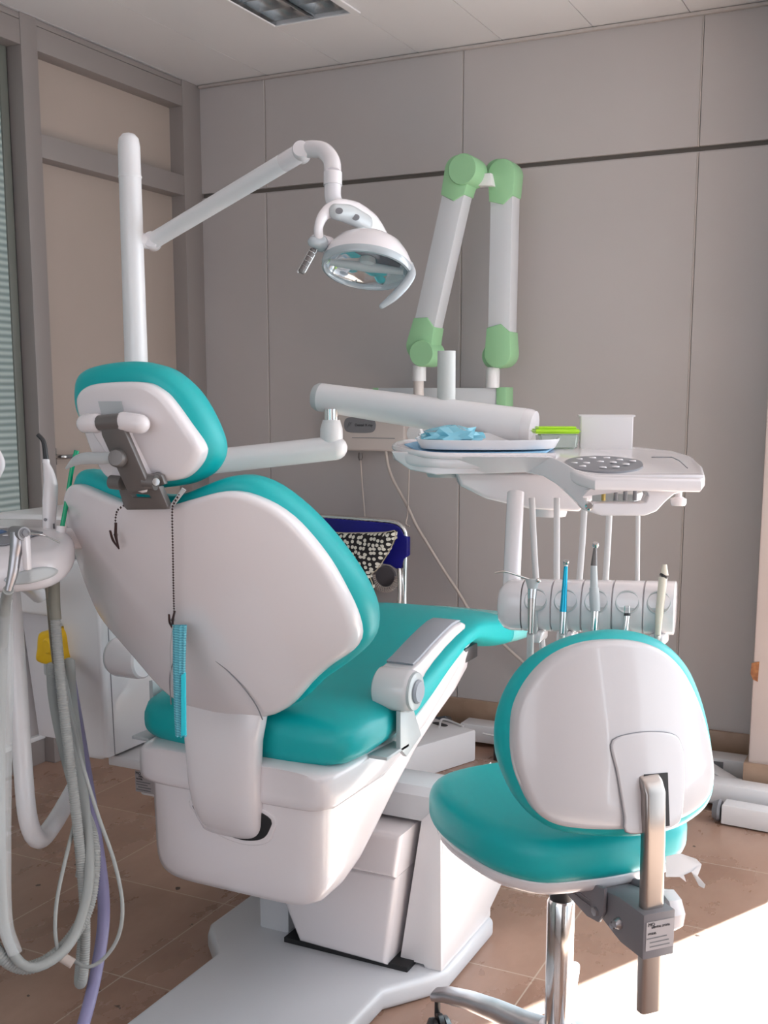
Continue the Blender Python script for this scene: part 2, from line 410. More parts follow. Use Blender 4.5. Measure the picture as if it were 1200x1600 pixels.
# ================================================================== ROOM
struct(box('floor', (-2.95, -2.4, -0.05), (2.2, 3.95, 0.0), M['floor'], bev=0))
bm = bmesh.new()
xs = [-2.95, -2.72, -2.40, -2.075, -1.765, -1.445, -1.125, -0.807, -0.487, -0.165, 0.155, 0.475, 0.795, 1.115, 1.435, 1.755, 2.1]
for a, b in zip(xs, xs[1:]):
    if abs(a + 2.075) < 1e-6:
        add_box(bm, (a + .0015, -2.2, 2.5), (b - .0015, 2.175, 2.53), 0); add_box(bm, (a + .0015, 3.37, 2.5), (b - .0015, 3.85, 2.53), 0)
    else: add_box(bm, (a + .0015, -2.2, 2.5), (b - .0015, 3.85, 2.53), 0)
add_box(bm, (-2.95, -2.3, 2.531), (-2.075, 3.95, 2.60), 0, mi=1); add_box(bm, (-1.765, -2.3, 2.531), (2.2, 3.95, 2.60), 0, mi=1)
add_box(bm, (-2.075, -2.3, 2.531), (-1.765, 2.17, 2.60), 0, mi=1); add_box(bm, (-2.075, 3.37, 2.531), (-1.765, 3.95, 2.60), 0, mi=1)
add_box(bm, (-2.075, 2.17, 2.61), (-1.765, 3.37, 2.66), 0, mi=1)
struct(frombm('ceiling', bm, None, mats=[M['ceil'], M['ceil_gap']]))
struct(box('trim_1', (-2.72, 3.842, 2.488), (0.0, 3.858, 2.498), M['seam'], bev=0.001))

bm = bmesh.new()
add_box(bm, (-2.95, 3.875, -0.05), (0.05, 3.95, 2.6), 0, mi=1)
seams = [-2.74, -2.422, -1.595, -0.764, 0.04]
for a, b in zip(seams, seams[1:]):
    for z0, z1 in ((0.0, 2.070), (2.089, 2.497)):
        add_box(bm, (a + .002, 3.86, z0), (b - .0045, 3.876, z1), 0.0012, 1, mi=0)
        add_box(bm, (b - .0042, 3.862, z0), (b + .0002, 3.876, z1), 0, mi=2)
add_box(bm, (-2.74, 3.868, 2.069), (0.04, 3.877, 2.074), 0, mi=0)
struct(frombm('wall_back', bm, None, mats=[M['wall'], M['groove'], M['seam']]))
struct(box('wall_back_header', (0.05, 3.86, 2.3), (2.2, 3.95, 2.6), M['wall'], bev=0))
struct(box('baseboard_back', (-2.72, 3.846, 0.0), (-0.45, 3.862, 0.14), M['skirt'], bev=0.002))
# pillar by the glass door at the right
pl = struct(box('wall_pillar', (-0.47, 3.55, 0.0), (0.06, 3.86, 2.5), M['pillar'], bev=0.008))
struct(box('baseboard_pillar', (-0.482, 3.538, 0.0), (0.065, 3.86, 0.14), M['skirt'], bev=0.002))
c = at(1180, 1050, y=3.549)
prism('paint_chip', [c + V((-.012, 0, .028)), c + V((.011, 0, .034)), c + V((.009, 0, -.030)), c + V((-.006, 0, -.024)), c + V((-.014, 0, -.006))], (0, -0.0015, 0), M['chip'], bev=0)['kind'] = 'structure'

# left wall
XL = -2.725
struct(box('wall_left', (-2.95, 3.745, 0), (XL, 3.875, 2.5), M['frame'], bev=0.003))
struct(box('trim_2', (-2.83, 2.885, 0), (XL, 2.960, 2.5), M['frame'], bev=0.003))
struct(box('trim_3', (-2.83, 2.960, 2.400), (XL - .002, 3.745, 2.476), M['frame'], bev=0.002))
struct(box('trim_4', (-2.83, 2.960, 2.066), (XL - .002, 3.745, 2.142), M['frame'], bev=0.002))
struct(box('trim_5', (-2.83, -2.2, 2.400), (XL - .002, 2.885, 2.476), M['frame'], bev=0.002))
struct(box('trim_6', (-2.86, -2.2, 2.478), (XL - .004, 3.745, 2.498), M['frame'], bev=0.002))
d1 = struct(box('door_1', (-2.83, 2.960, 0.0), (-2.790, 3.745, 2.5), M['door'], bev=0))
hp = at(88, 713, x=-2.79)
def sub(o, parent): return o
box('handle_plate', (-2.790, hp.y - .035, hp.z - .03), (-2.782, hp.y - .005, hp.z + .03), M['silver'], d1)
tube('door_handle', [V((-2.782, hp.y - .02, hp.z)), V((-2.745, hp.y - .02, hp.z)), V((-2.738, hp.y + .01, hp.z)), V((-2.738, hp.y + .12, hp.z))], 0.009, M['silver'], d1)
# window beside the door: ribbed glass in a dark frame
w1 = struct(box('window_1', (-2.81, -2.2, 0.10), (-2.79, 2.848, 2.40), M['shutter'], bev=0))
box('window_frame', (-2.80, 2.846, 0.10), (-2.784, 2.880, 2.40), mat('dark_green_grey_frame', (0.15, 0.155, 0.135), 0.5), w1)
box('window_sill', (-2.82, -2.2, 0.088), (-2.762, 2.885, 0.105), M['white2'], w1)
box('window_gasket', (-2.80, 2.880, 0.10), (-2.788, 2.886, 2.40), M['black'], w1)
struct(box('baseboard_left', (-2.85, -2.2, 0.0), (-2.768, 2.885, 0.088), M['frame'], bev=0.002))
struct(box('wall_left_backing', (-2.95, -2.3, 0), (-2.86, 3.95, 2.6), M['frame'], bev=0))
# right wall with wide window, and rear wall with window (behind the viewer)
bm = bmesh.new()
add_box(bm, (1.9, -2.3, 0), (2.0, 3.95, 0.25), 0); add_box(bm, (1.9, -2.3, 2.35), (2.0, 3.95, 2.6), 0)
add_box(bm, (1.9, -2.3, 0), (2.0, 0.2, 2.6), 0); add_box(bm, (1.9, 3.6, 0), (2.0, 3.95, 2.6), 0)
struct(frombm('wall_right', bm, M['wall']))
bm = bmesh.new()
add_box(bm, (-2.95, -2.3, 0), (2.0, -2.2, 0.5), 0); add_box(bm, (-2.95, -2.3, 2.3), (2.0, -2.2, 2.6), 0)
add_box(bm, (-2.95, -2.3, 0), (-2.3, -2.2, 2.6), 0); add_box(bm, (1.1, -2.3, 0), (2.0, -2.2, 2.6), 0)
struct(frombm('wall_rear', bm, M['wall']))

# ceiling light (off)
cl = thing('ceiling_light', 'recessed ceiling light with two louvred mirror rows, switched off', 'light', (-1.92, 2.77, 2.5))
fx0, fx1, fy0, fy1 = -2.068, -1.772, 2.18, 3.365
bm = bmesh.new()
o2 = lambda x, y, z=2.499: V((x, y, z))
add_prism(bm, [o2(fx0 - .004, fy0 - .004), o2(fx1 + .022, fy0 - .004), o2(fx1 + .022, fy1 + .008), o2(fx0 - .004, fy1 + .008)], (0, 0, -.006), .001, 1,
          holes=[[o2(fx0 + .006, fy0 + .01), o2(fx1 - .006, fy0 + .01), o2(fx1 - .006, fy1 - .006), o2(fx0 + .006, fy1 - .006)]])
frombm('frame', bm, M['ceil'], cl)
box('housing', (fx0, fy0, 2.57), (fx1, fy1, 2.60), M['mirror'], cl, bev=0)
bm = bmesh.new()
for x in (fx0 + .004, (fx0 + fx1) / 2, fx1 - .004): add_box(bm, (x - .003, fy0, 2.497), (x + .003, fy1, 2.57), 0)
for k in range(13):
    y = fy0 + .012 + k * (fy1 - fy0 - .02) / 12; add_box(bm, (fx0, y - .0015, 2.510), (fx1, y + .0015, 2.545), 0)
frombm('louvre', bm, M['silver'], cl)
for cxx in ((fx0 * 3 + fx1) / 4, (fx0 + fx1 * 3) / 4):
    vs, fs = [], []
    for k in range(9):
        a = math.pi * k / 8; 
        for y in (fy0, fy1): vs.append(V((cxx - .068 * math.cos(a), y, 2.505 + .06 * math.sin(a))))
    for k in range(8): fs.append((2 * k, 2 * k + 1, 2 * k + 3, 2 * k + 2))
    make('reflector', vs, fs, M['mirror'], cl)
    tube('lamp_tube', [V((cxx, fy0 + .03, 2.545)), V((cxx, fy1 - .03, 2.545))], .008, M['white2'], cl, spline=False)

# ================================================================== DENTAL CHAIR
XA = -1.171
ch = thing('dental_chair', 'large teal and white dental chair standing on a white floor plate', 'dental chair', (XA, 2.1, 0))
# floor plate
pts = [(-1.372, 0.95), (-1.372, 1.925), (-1.462, 2.02), (-1.470, 2.06), (-1.470, 2.40), (-.873, 2.40), (-.873, 2.06), (-.885, 2.02), (-.965, 1.94), (-.965, 0.95)]
pts = [(-1.372, 0.95), (-1.372, 1.925), (-1.45, 2.005), (-1.468, 2.04), (-1.468, 2.36), (-1.44, 2.39), (-.90, 2.39), (-.876, 2.36), (-.876, 2.09), (-.90, 2.04), (-.965, 1.95), (-.965, 0.95)]
prism('floor_plate', [V((x, y, 0.0)) for x, y in pts], (0, 0, 0.052), M['bgrey'], ch, bev=0.014, seg=3)
# tower
prism('tower_side', [V((-.985, 2.07, .058)), V((-.928, 2.07, .058)), V((-.924, 2.07, .050)), V((-.885, 2.07, .052)), V((-.889, 2.07, .435)), V((-.935, 2.07, .388)), ], (0, 0.30, 0), M['white2'], ch, bev=0.004)
side = [(2.075, .052), (2.075, .43), (2.09, .446), (2.13, .448), (2.30, .40), (2.45, .30), (2.50, .2), (2.50, .118), (2.33, .052)]
prism('tower_side', [V((-.925, y, z)) for y, z in side], (0.040, 0, 0), M['white2'], ch, bev=0.006)
prism('tower_side', [V((-1.352, y, z)) for y, z in side], (0.080, 0, 0), M['bgrey'], ch, bev=0.006)
tb = [(2.072, .385), (2.072, .44), (2.088, .456), (2.13, .458), (2.30, .41), (2.32, .37)]
prism('tower_top', [V((-1.350, y, z)) for y, z in tb], (0.46, 0, 0), M['bgrey'], ch, bev=0.006)
box('tower_inside', (-1.28, 2.13, .055), (-.93, 2.28, .385), M['dark'], ch, bev=0)
prism('lift_cover', [V((-1.265, 2.0, .275)), V((-.965, 2.0, .275)), V((-.950, 2.0, .375)), V((-1.265, 2.0, .375))], (0, .15, 0), M['white'], ch, bev=0.014, seg=4)
bm = bmesh.new()
lc = [(-1.215, .066), (-.995, .060), (-.967, .272), (-1.275, .272), (-1.268, .18)]
add_prism(bm, [V((x, 2.02, z)) for x, z in lc], (0, .13, 0), .018, 4)
frombm('lift_cover', bm, M['white'], ch)
box('base_gap', (-1.26, 2.035, .052), (-.95, 2.15, .0635), M['dark'], ch, bev=0)
# seat support shell, lofted front to back
def shell_sec(y, hw, zb, zt, p=5.0, n=44, tap=0.0):
    s = sup(0, (zb + zt) / 2, hw, (zt - zb) / 2, p, n)
    return [V((XA + x * (1 - tap * (zt - z) / (zt - zb)), y, z)) for x, z in s]
secs = []
for y, hw, zb, zt in [(1.700, .150, .37, .56), (1.704, .178, .342, .585), (1.715, .194, .324, .60), (1.74, .202, .318, .60), (1.80, .208, .326, .60), (1.86, .212, .352, .60), (1.92, .216, .400, .60), (2.0, .218, .458, .62), (2.1, .220, .520, .64), (2.2, .222, .565, .67), (2.3, .222, .598, .70), (2.38, .218, .635, .71), (2.44, .20, .675, .715)]:
    secs.append(shell_sec(y, hw, zb, zt, 6.5, 48, .03))
loft('support_shell', secs, M['white'], ch)
secs = []
for y, hw, zb, zt in [(1.692, .17, .545, .595), (1.690, .192, .532, .600), (1.697, .210, .524, .603), (1.725, .222, .520, .605), (1.9, .236, .530, .61), (2.0, .236, .560, .615), (2.1, .234, .585, .64), (2.2, .230, .62, .68), (2.3, .225, .66, .71)]:
    secs.append(shell_sec(y, hw, zb, zt, 7, 48))
loft('seat_collar', secs, M['white'], ch)
# slot where the back column enters
slotF = lambda x, z: 1.6985
Fsl = lambda a, b, c: V((XA + a, 1.697 + c, b))
pad('column_slot', [(-.090, .505), (-.077, .474), (-.03, .444), (.03, .434), (.080, .444), (.100, .470), (.098, .505), (.0, .53)], Fsl, 0, .01, .003, M['white'], ch, n=48)
pad('slot_opening', [(-.080, .500), (-.068, .475), (-.028, .453), (.03, .444), (.073, .453), (.091, .474), (.090, .500), (.0, .52)], Fsl, -.002, .006, .001, M['dark'], ch, n=48)
# seat cushion and leg rest
def cush(y, hw, zb, zt, p=3.4):
    out = []
    for x, z in sup(0, (zb + zt) / 2, hw, (zt - zb) / 2, p, 48):
        out.append(V((XA + x, y, z)))
    return out
secs = [cush(*a) for a in [(1.722, .15, .620, .655), (1.726, .200, .603, .672), (1.738, .228, .594, .685), (1.765, .243, .588, .697), (1.82, .250, .586, .705), (1.92, .250, .589, .708), (2.02, .248, .598, .712), (2.12, .244, .628, .722), (2.22, .239, .662, .742), (2.32, .238, .700, .758), (2.40, .236, .703, .768), (2.48, .232, .680, .765), (2.56, .230, .658, .752), (2.64, .226, .640, .738), (2.70, .215, .630, .725), (2.72, .19, .64, .710), (2.725, .14, .65, .70)]]
loft('seat_cushion', secs, M['teal'], ch)
secs = [cush(*a) for a in [(2.62, .19, .650, .712), (2.70, .208, .632, .708), (2.80, .206, .618, .698), (2.90, .202, .608, .688), (2.925, .19, .612, .682), (2.93, .15, .62, .672)]]
loft('foot_cover', secs, M['teal_clear'], ch)
box('leg_rest_bracket', (-1.3, 2.36, .665), (-.955, 2.44, .70), M['black'], ch)
# backrest on the curved, reclined surface
K = 1.05
def FB(a, z): return 1.468 + (1.104 - z) * .4976 + K * a * a
MB = lambda a, b, c: V((XA + a, FB(a, b) + c, b))
fb = lambda off: (lambda p: p.y - FB(p.x - XA, p.z) - off)
def tr(pts, off=0.0):
    out = []
    for px, py in pts:
        q = hit(px, py, fb(off)); out.append((q.x - XA, q.z))
    return out
rs = tr([(290, 782), (350, 768), (400, 780), (450, 812), (500, 870), (535, 930), (552, 970), (555, 1000), (540, 1022), (510, 1042), (480, 1068), (455, 1097), (437, 1112), (410, 1122)])
sh = [(0.0, 1.106), (.05, 1.106)] + rs + [(0, .683)] + [(-a, b) for a, b in reversed(rs)] + [(-.05, 1.106)]
pad('back_shell', sh, MB, 0.0, .04, .014, M['white'], ch, n=120, crown0=.012)
rt = tr([(350, 745), (400, 752), (450, 785), (500, 835), (545, 895), (570, 945), (573, 985), (560, 1013), (530, 1040), (490, 1068), (440, 1108)], .03)
tl = [(0.0, 1.118), (.05, 1.122)] + rt + [(0, .70)] + [(-a, b) for a, b in reversed(rt)] + [(-.05, 1.122)]
pad('back_cushion', tl, MB, .024, .105, .034, M['teal'], ch, n=120, r1=.03)
# seam of the lower cover on the back shell
sm = tr([(268, 1100), (266, 1060), (272, 1035), (290, 1015), (318, 1020), (350, 1042), (378, 1070), (400, 1100), (411, 1124)], -.006)
tube('cover_seam', [MB(a, b, -.0075) for a, b in sm], .0013, M['grey'], ch, seg=6)
# curved column
secs = []
for y, z, hw, ht, ty in [(1.70, .76, .085, .02, 0), (1.694, .70, .090, .024, 0), (1.684, .65, .084, .026, 0), (1.684, .60, .080, .027, 0), (1.686, .55, .078, .027, 0), (1.692, .515, .076, .027, .2), (1.701, .485, .074, .026, .4), (1.714, .462, .072, .025, .7), (1.74, .447, .068, .018, 1.0)]:
    s = sup(0, 0, hw, ht, 3.2, 40); secs.append([V((XA + x + .0, y + q * math.cos(ty), z + q * math.sin(ty))) for x, q in s])
loft('back_column', secs, M['white'], ch)
# headrest
def FH(a, z): return 1.415 + (1.25 - z) * .25 + 1.2 * a * a
MH = lambda a, b, c: V((XA + a, FH(a, b) + c, b))
def trh(pts, off=0.0):
    out = []
    for px, py in pts:
        q = hit(px, py, lambda p: p.y - FH(p.x - XA, p.z) - off, .8, 2.0); out.append((q.x - XA, q.z))
    return out
hb = trh([(117, 640), (116, 620), (128, 605), (155, 598), (215, 597), (243, 609), (262, 628), (290, 668), (307, 693), (310, 708), (302, 727), (284, 745), (262, 752), (205, 757), (165, 748), (143, 715), (126, 670)])
ht = trh([(114, 640), (111, 605), (118, 582), (145, 570), (190, 564), (222, 567), (255, 579), (288, 608), (312, 645), (329, 685), (331, 712), (320, 735), (300, 750), (270, 760), (205, 765), (168, 752), (150, 722), (132, 680)], .03)
pad('headrest_shell', hb, MH, 0, .035, .012, M['white'], ch, n=90)
pad('headrest_cushion', ht, MH, .022, .095, .030, M['teal'], ch, n=90)
# headrest adjusting bracket
def hp_(px, py, off): return hit(px, py, lambda p: p.y - FH(p.x - XA, p.z) + off, .8, 2.0)
a0 = [hp_(155, 660, .036), hp_(189, 656, .036), hp_(193, 670, .036), hp_(234, 764, .036), hp_(199, 770, .036), hp_(158, 680, .036)]
prism('headrest_arm', a0, (0, .012, 0), M['mgrey'], ch, bev=.003)
pad('arm_cover', [(p.x - XA, p.z) for p in [hp_(160, 668, 0), hp_(201, 664, 0), hp_(208, 680, 0), hp_(243, 756, 0), hp_(225, 764, 0), hp_(175, 700, 0)]], MH, -.026, .01, .006, M['white'], ch, n=40)
rl = hp_(171, 660, .022); tube('pivot_roller', [hp_(156, 661, .028), hp_(190, 658, .028)], .0125, M['mgrey'], ch, spline=False)
for a, b in (((132, 662), (154, 661)), ((190, 658), (223, 663))):
    p, q = hp_(*a, .024), hp_(*b, .024)
    tube('pivot_knob', [p.lerp(q, .12), q.lerp(p, .12)], .0155, M['white'], ch, spline=False, round_cap=True, seg=20)
rec = [hp_(154, 627, .001), hp_(190, 627, .001), hp_(194, 648, .001), hp_(160, 650, .001)]
prism('shell_recess', rec, (0, -.0015, 0), M['lgrey'], ch, bev=0)
rec = [hp_(160, 650, .002), hp_(193, 648, .002), hp_(192, 656, .002), hp_(158, 657, .002)]
prism('slot', rec, (0, -.0015, 0), M['dark'], ch, bev=0)
kb = hp_(186, 716, .037); nrm = V((0.25, -1, .12)).normalized()
lathe('lock_button', [(0, .014), (.012, .013), (.0145, .009), (.015, 0)], kb, nrm, M['mgrey'], ch, seg=28)
lv = [hp_(183, 714, .034), hp_(160, 716, .036), hp_(135, 716, .038), (hp_(118, 720, .040)), hp_(103, 732, .042)]
tube('lock_lever', lv, [.009, .0095, .0098, .008, .002], M['lgrey'], ch, flat=(1, .55), n=30)
bp = [hp_(184, 762, .02), hp_(205, 766, .02), hp_(225, 764, .02), hp_(248, 760, .02), hp_(262, 792, .012), hp_(258, 796, .012), hp_(198, 797, .012), hp_(193, 792, .012)]
hole = [hp_(204, 772, .02), hp_(232, 773, .018), hp_(235, 778, .018), hp_(207, 777, .018)]
prism('bracket_base', bp, (0, .014, 0), M['mgrey'], ch, bev=.002, holes=[hole])
tube('bracket_pivot', [hp_(174, 753, .024), hp_(192, 755, .024)], .0115, M['mgrey'], ch, spline=False, seg=20)
tube('bracket_pivot', [hp_(226, 752, .024), hp_(244, 754, .024)], .0125, M['mgrey'], ch, spline=False, seg=20)
q = hp_(243, 753, .03); lathe('pivot_screw', [(0, .004), (.006, .003), (.007, 0)], q, V((.75, -.6, .1)), M['silver'], ch, seg=16)
prism('bracket_ear', [hp_(228, 742, .016), hp_(243, 738, .012), hp_(252, 742, .012), hp_(257, 756, .012), hp_(240, 762, .016)], (0, .01, 0), M['mgrey'], ch, bev=.002)
# armrests
def armrest(sx, X0, X1, yo, zo=0):
    n0 = len(bpy.data.objects); hubc = V((0, 1.925 + yo, .712 + zo))
    P = [V((X0, hubc.y, hubc.z)), V((X1, hubc.y, hubc.z))]; ax = V((1, 0, 0)) * (1 if X1 > X0 else -1); Lh = abs(X1 - X0)
    hb_ = lathe('armrest_hub', [(0, 0), (.037, 0), (.0415, .004), (.043, .012), (.043, Lh - .010), (.041, Lh - .004), (.038, Lh)], P[0], ax, M['white'], ch, seg=40)
    lathe('hub_disc', [(.037, -.003), (.039, .0), (.037, .004), (.031, .006), (0, .006)], P[1], ax, M['lgrey'], ch, seg=40)
    lathe('hub_button', [(.0235, .004), (.024, .009), (.020, .013), (0, .014)], P[1], ax, M['pad'], ch, seg=32)
    a, b = min(X0, X1), max(X0, X1)
    prof = [(1.925, .7545), (1.97, .762), (2.03, .778), (2.09, .792), (2.14, .801), (2.18, .803), (2.20, .796), (2.198, .784), (2.15, .777), (2.09, .764), (2.03, .747), (1.99, .732), (1.968, .718), (1.95, .70), (1.91, .72), (1.905, .745)]
    prism('armrest_arm', [V((a + .004, y + yo, z + zo)) for y, z in prof], (b - a - .008, 0, 0), M['white'], ch, bev=.006, seg=3)
    prof = [(1.945, .758), (1.97, .762), (2.03, .778), (2.09, .792), (2.14, .801), (2.18, .803), (2.19, .805), (2.17, .809), (2.14, .808), (2.09, .799), (2.03, .785), (1.97, .769), (1.94, .763)]
    prism('armrest_pad', [V((a + .007, y + yo, z + zo)) for y, z in prof], (b - a - .018, 0, 0), M['pad'], ch, bev=.0025)
    xm = b if sx > 0 else b + .01
    o = -.018 * sx
    prism('armrest_post', [V((xm + o, 1.90 + yo, .675 + zo)), V((xm + o, 1.955 + yo, .675 + zo)), V((xm + o, 2.0 + yo, .60)), V((xm + o, 1.93 + yo, .575)), V((xm + o, 1.90 + yo, .60))], (.010 * -sx, 0, 0), M['lgrey'], ch, bev=.0015)
    box('armrest_foot', (min(xm + o, xm - .060 * sx), 1.84 + yo, .593), (max(xm + o, xm - .060 * sx), 1.94 + yo, .600), M['lgrey'], ch, bev=.001)
armrest(1, -.962, -.885, 0)
armrest(-1, -1.458, -1.535, -.105, .026)

# bead chains, clips, mask
def chain(name, label, pts, parent_extra=None):
    P = cr([V(p) for p in pts], 200); tot = sum((b - a).length for a, b in zip(P, P[1:])); k = max(4, int(tot / .0056)); P = cr(P, k)
    root = thing(name, label, 'bead chain', P[0])
    vs, fs = [], []
    for p in P:
        b0 = len(vs); r = .0025
        vs += [p + V((0, 0, r)), p + V((r, 0, 0)), p + V((0, r, 0)), p + V((-r, 0, 0)), p + V((0, -r, 0)), p + V((0, 0, -r))]
        for i in range(4): fs.append((b0, b0 + 1 + i, b0 + 1 + (i + 1) % 4)); fs.append((b0 + 5, b0 + 1 + (i + 1) % 4, b0 + 1 + i))
    make('beads', vs, fs, M['bead'], root); return root
def onb(px, py, off=-.018): return hit(px, py, lambda p: p.y - FB(p.x - XA, p.z) - off, .8, 2.3)
c1 = chain('bead_chain', 'short dark bead chain with an open clip at the left of the headrest bracket', [onb(193, 790, -.02), onb(184, 797, -.024), onb(181, 806, -.024), onb(180, 818, -.024)])
def clip(root, a, b, cc):
    for p, q in ((a, b), (cc, b)):
        m_ = p.lerp(q, .5) + V((0, -.004, 0)); tube('clip_jaw', [p, m_, q], [.0022, .0028, .0012], M['bead'], root, n=12, seg=8, flat=(.6, 1))
    tube('clip_spring', [p_ := a.lerp(b, .45), p_ + V((-.006, 0, 0))], .0025, M['silver'], root, spline=False, seg=8)
clip(c1, onb(181, 817, -.024), onb(186, 858, -.022), onb(172, 829, -.03))
c2 = chain('bead_chain', 'long dark bead chain holding the folded blue face mask', [onb(283, 768, -.012), onb(272, 786, -.022), onb(269, 800, -.024), onb(270, 860, -.026), onb(271, 920, -.026), onb(272, 955, -.026)])
clip(c2, onb(273, 955, -.026), onb(271, 985, -.028), onb(264, 960, -.032))
prism('chain_tab', [onb(284, 762, -.014), onb(290, 766, -.014), onb(270, 792, -.02), onb(262, 794, -.02)], (0, .003, 0), M['lgrey'], c2, bev=.0008)
mk = thing('face_mask', 'folded pale blue pleated face mask hanging behind the chair back', 'face mask', onb(280, 1150, -.03))
def mp(px, py, o): return onb(px, py, -.03 - o)
vs, fs = [], []
yy = [976, 1000, 1040, 1080, 1120, 1150]
Lx = [(269, 292), (270, 291), (270, 290), (271, 290), (272, 291), (274, 292)]
P0 = mp(280, 976, .006)
def mpt(px, py, o): 
    R = ray(px, py); t = (P0.y - o) / R.y; return V((R.x * t, R.y * t, H + R.z * t))
rows = []
for i, y in enumerate(yy):
    a, b = Lx[i]; row = []
    for k in range(7):
        u = k / 6; row.append(mpt(a + (b - a) * u, y + (3 if k % 2 else 0), .006 + .003 * (k % 2) + .004 * math.sin(math.pi * u)))
    for k in range(7):
        u = 1 - k / 6; row.append(mpt(a + (b - a) * u, y, -.006 + .002 * (k % 2)))
    rows.append(row)
loft('mask_fold', rows, M['maskblue'], mk)
prism('mask_inner_layer', [mpt(284, 1055, .012), mpt(291, 1050, .008), mpt(292, 1148, .008), mpt(284, 1150, .012)], (0, -.003, 0), M['mask_in'], mk, bev=.001)
tube('ear_loop', [mpt(270, 978, .008), mpt(266, 1010, .002), mpt(267, 1050, 0), mpt(270, 1080, 0)], .0009, M['tube_white'], mk, seg=6)
# protective film on left of the back shell
# ================================================================== WATER UNIT (left of the chair)
wu = thing('dental_water_unit', 'white boxy water unit with a hose recess fixed beside the dental chair', 'dental unit', (-1.78, 2.0, 0))
X0, X1, Y0, Y1 = -1.955, -1.612, 1.865, 2.26
bm = bmesh.new(); add_prism(bm, [V((X1, Y0, .485)), V((X1 - .020, Y0, .478)), V((-1.745, Y0, .475)), V((-1.715, Y0, .72)), V((-1.725, Y0, .775)), V((-1.75, Y0, .792)), V((X0, Y0, .795)), V((X0, Y0, .93)), V((X1, Y0, .93))], (0, Y1 - Y0, 0), .012, 3)
frombm('cabinet_body', bm, M['white2'], wu)
prism('recess_back', [V((-1.945, Y0 + .10, .80)), V((-1.73, Y0 + .10, .80)), V((-1.74, Y0 + .10, .47)), V((-1.905, Y0 + .10, .47))], (0, .02, 0), M['white2'], wu, bev=.004)
prism('recess_side', [V((-1.955, Y0 + .01, .80)), V((-1.945, Y0 + .01, .80)), V((-1.915, Y0 + .01, .47)), V((-1.925, Y0 + .01, .47))], (0, .11, 0), M['white2'], wu, bev=.003)
box('cabinet_top', (X0 + .02, Y0 + .01, .936), (X1 - .002, Y1, 1.02), M['white2'], wu, bev=.02, seg=4)
box('top_seam', (X0 + .03, Y0 + .006, .929), (X1 - .003, Y1 - .01, .937), M['grey'], wu, bev=0)
tube('side_seam', [V((X1 + .0005, Y0 + .02, .93)), V((X1 + .0005, Y0 + .03, .486))], .001, M['grey'], wu, spline=False, seg=6)
# metal link between unit and chair
box('mounting_plate', (-1.64, 1.905, .455), (-1.36, 2.20, .478), M['white2'], wu, bev=.002)
lathe('mounting_bolt', [(.015, 0), (.015, .008), (.011, .012), (0, .012)], at(232, 1172, z=.478), (0, 0, 1), M['white'], wu, seg=20)
box('junction_case', (-1.575, 1.93, .385), (-1.37, 2.15, .455), M['white2'], wu, bev=.008)
a = at(211, 1203, y=1.9285); bq = at(246, 1240, y=1.9285)
st = prism('label_sticker', [V((a.x, a.y, a.z)), V((a.x + .07, a.y, a.z)), V((a.x + .07, a.y, a.z - .050)), V((a.x, a.y, a.z - .050))], (0, -.0006, 0), M['sticker'], wu, bev=0)
ex, ey = (1, 0, 0), (0, 0, 1)
text('label_text', 'MQ', .009, (a.x + .002, a.y - .001, a.z - .009), ex, ey, M['ink'], st)
for i, (s_, dx) in enumerate((('DENTAL UNIT', .010), ('MODEL', .003), ('', .003), ('', .003), ('', .008), ('', .003))):
    if not s_: prism('print_line', [V((a.x + dx + q_, a.y - .0008, a.z - .0145 - i * .0062 + w_)) for q_, w_ in ((0, 0), (.032 + .004 * (i % 3), 0), (.032 + .004 * (i % 3), .0022), (0, .0022))], (0, -.0003, 0), M['inkgrey'], st, bev=0)
    else: text('label_text', s_, .0055, (a.x + dx, a.y - .001, a.z - .015 - i * .0062), ex, ey, M['ink'], st)
# foot shape under the junction
pad('junction_foot', [(-.08, -.09), (.08, -.09), (.09, .09), (-.05, .09), (-.1, 0)], lambda a_, b_, c_: V((-1.46 + a_ * .9, 2.03 + b_, c_)), .30, .384, .03, M['lgrey'], wu, n=40)
# white bent drain pipe
tube('drain_pipe', [at(12, 880, d=2.15), at(20, 960, d=2.12), at(28, 1080, d=2.10), at(36, 1200, d=2.1), at(44, 1280, d=2.1), at(60, 1312, d=2.12), at(82, 1290, d=2.2), at(106, 1250, d=2.32), at(130, 1205, d=2.4)], .0178, M['white2'], wu, n=70, seg=20)
# yellow valve in the recess
vv = thing('suction_valve', 'yellow plastic valve with grey collar inside the white unit recess', 'valve', at(88, 1040, d=2.50))
vc = at(88, 1010, d=2.50)
pad('valve_body', [(-.036, -.035), (.036, -.035), (.034, 0), (.030, .034), (.012, .045), (-.012, .038), (-.03, .030), (-.036, 0)], lambda a_, b_, c_: V((vc.x + a_, vc.y + c_, vc.z + b_)), -.03, .03, .014, M['yellow'], vv, n=40)
lathe('valve_collar', [(.028, 0), (.029, .004), (.029, .022), (.026, .026)], V((vc.x, vc.y, vc.z - .062)), (0, 0, 1), M['lgrey'], vv)
lathe('valve_ring', [(.014, 0), (.018, .004), (.018, .010), (.014, .014)], V((vc.x + .012, vc.y - .045, vc.z + .01)), (.2, 1, 0), M['yellow'], vv, seg=20)

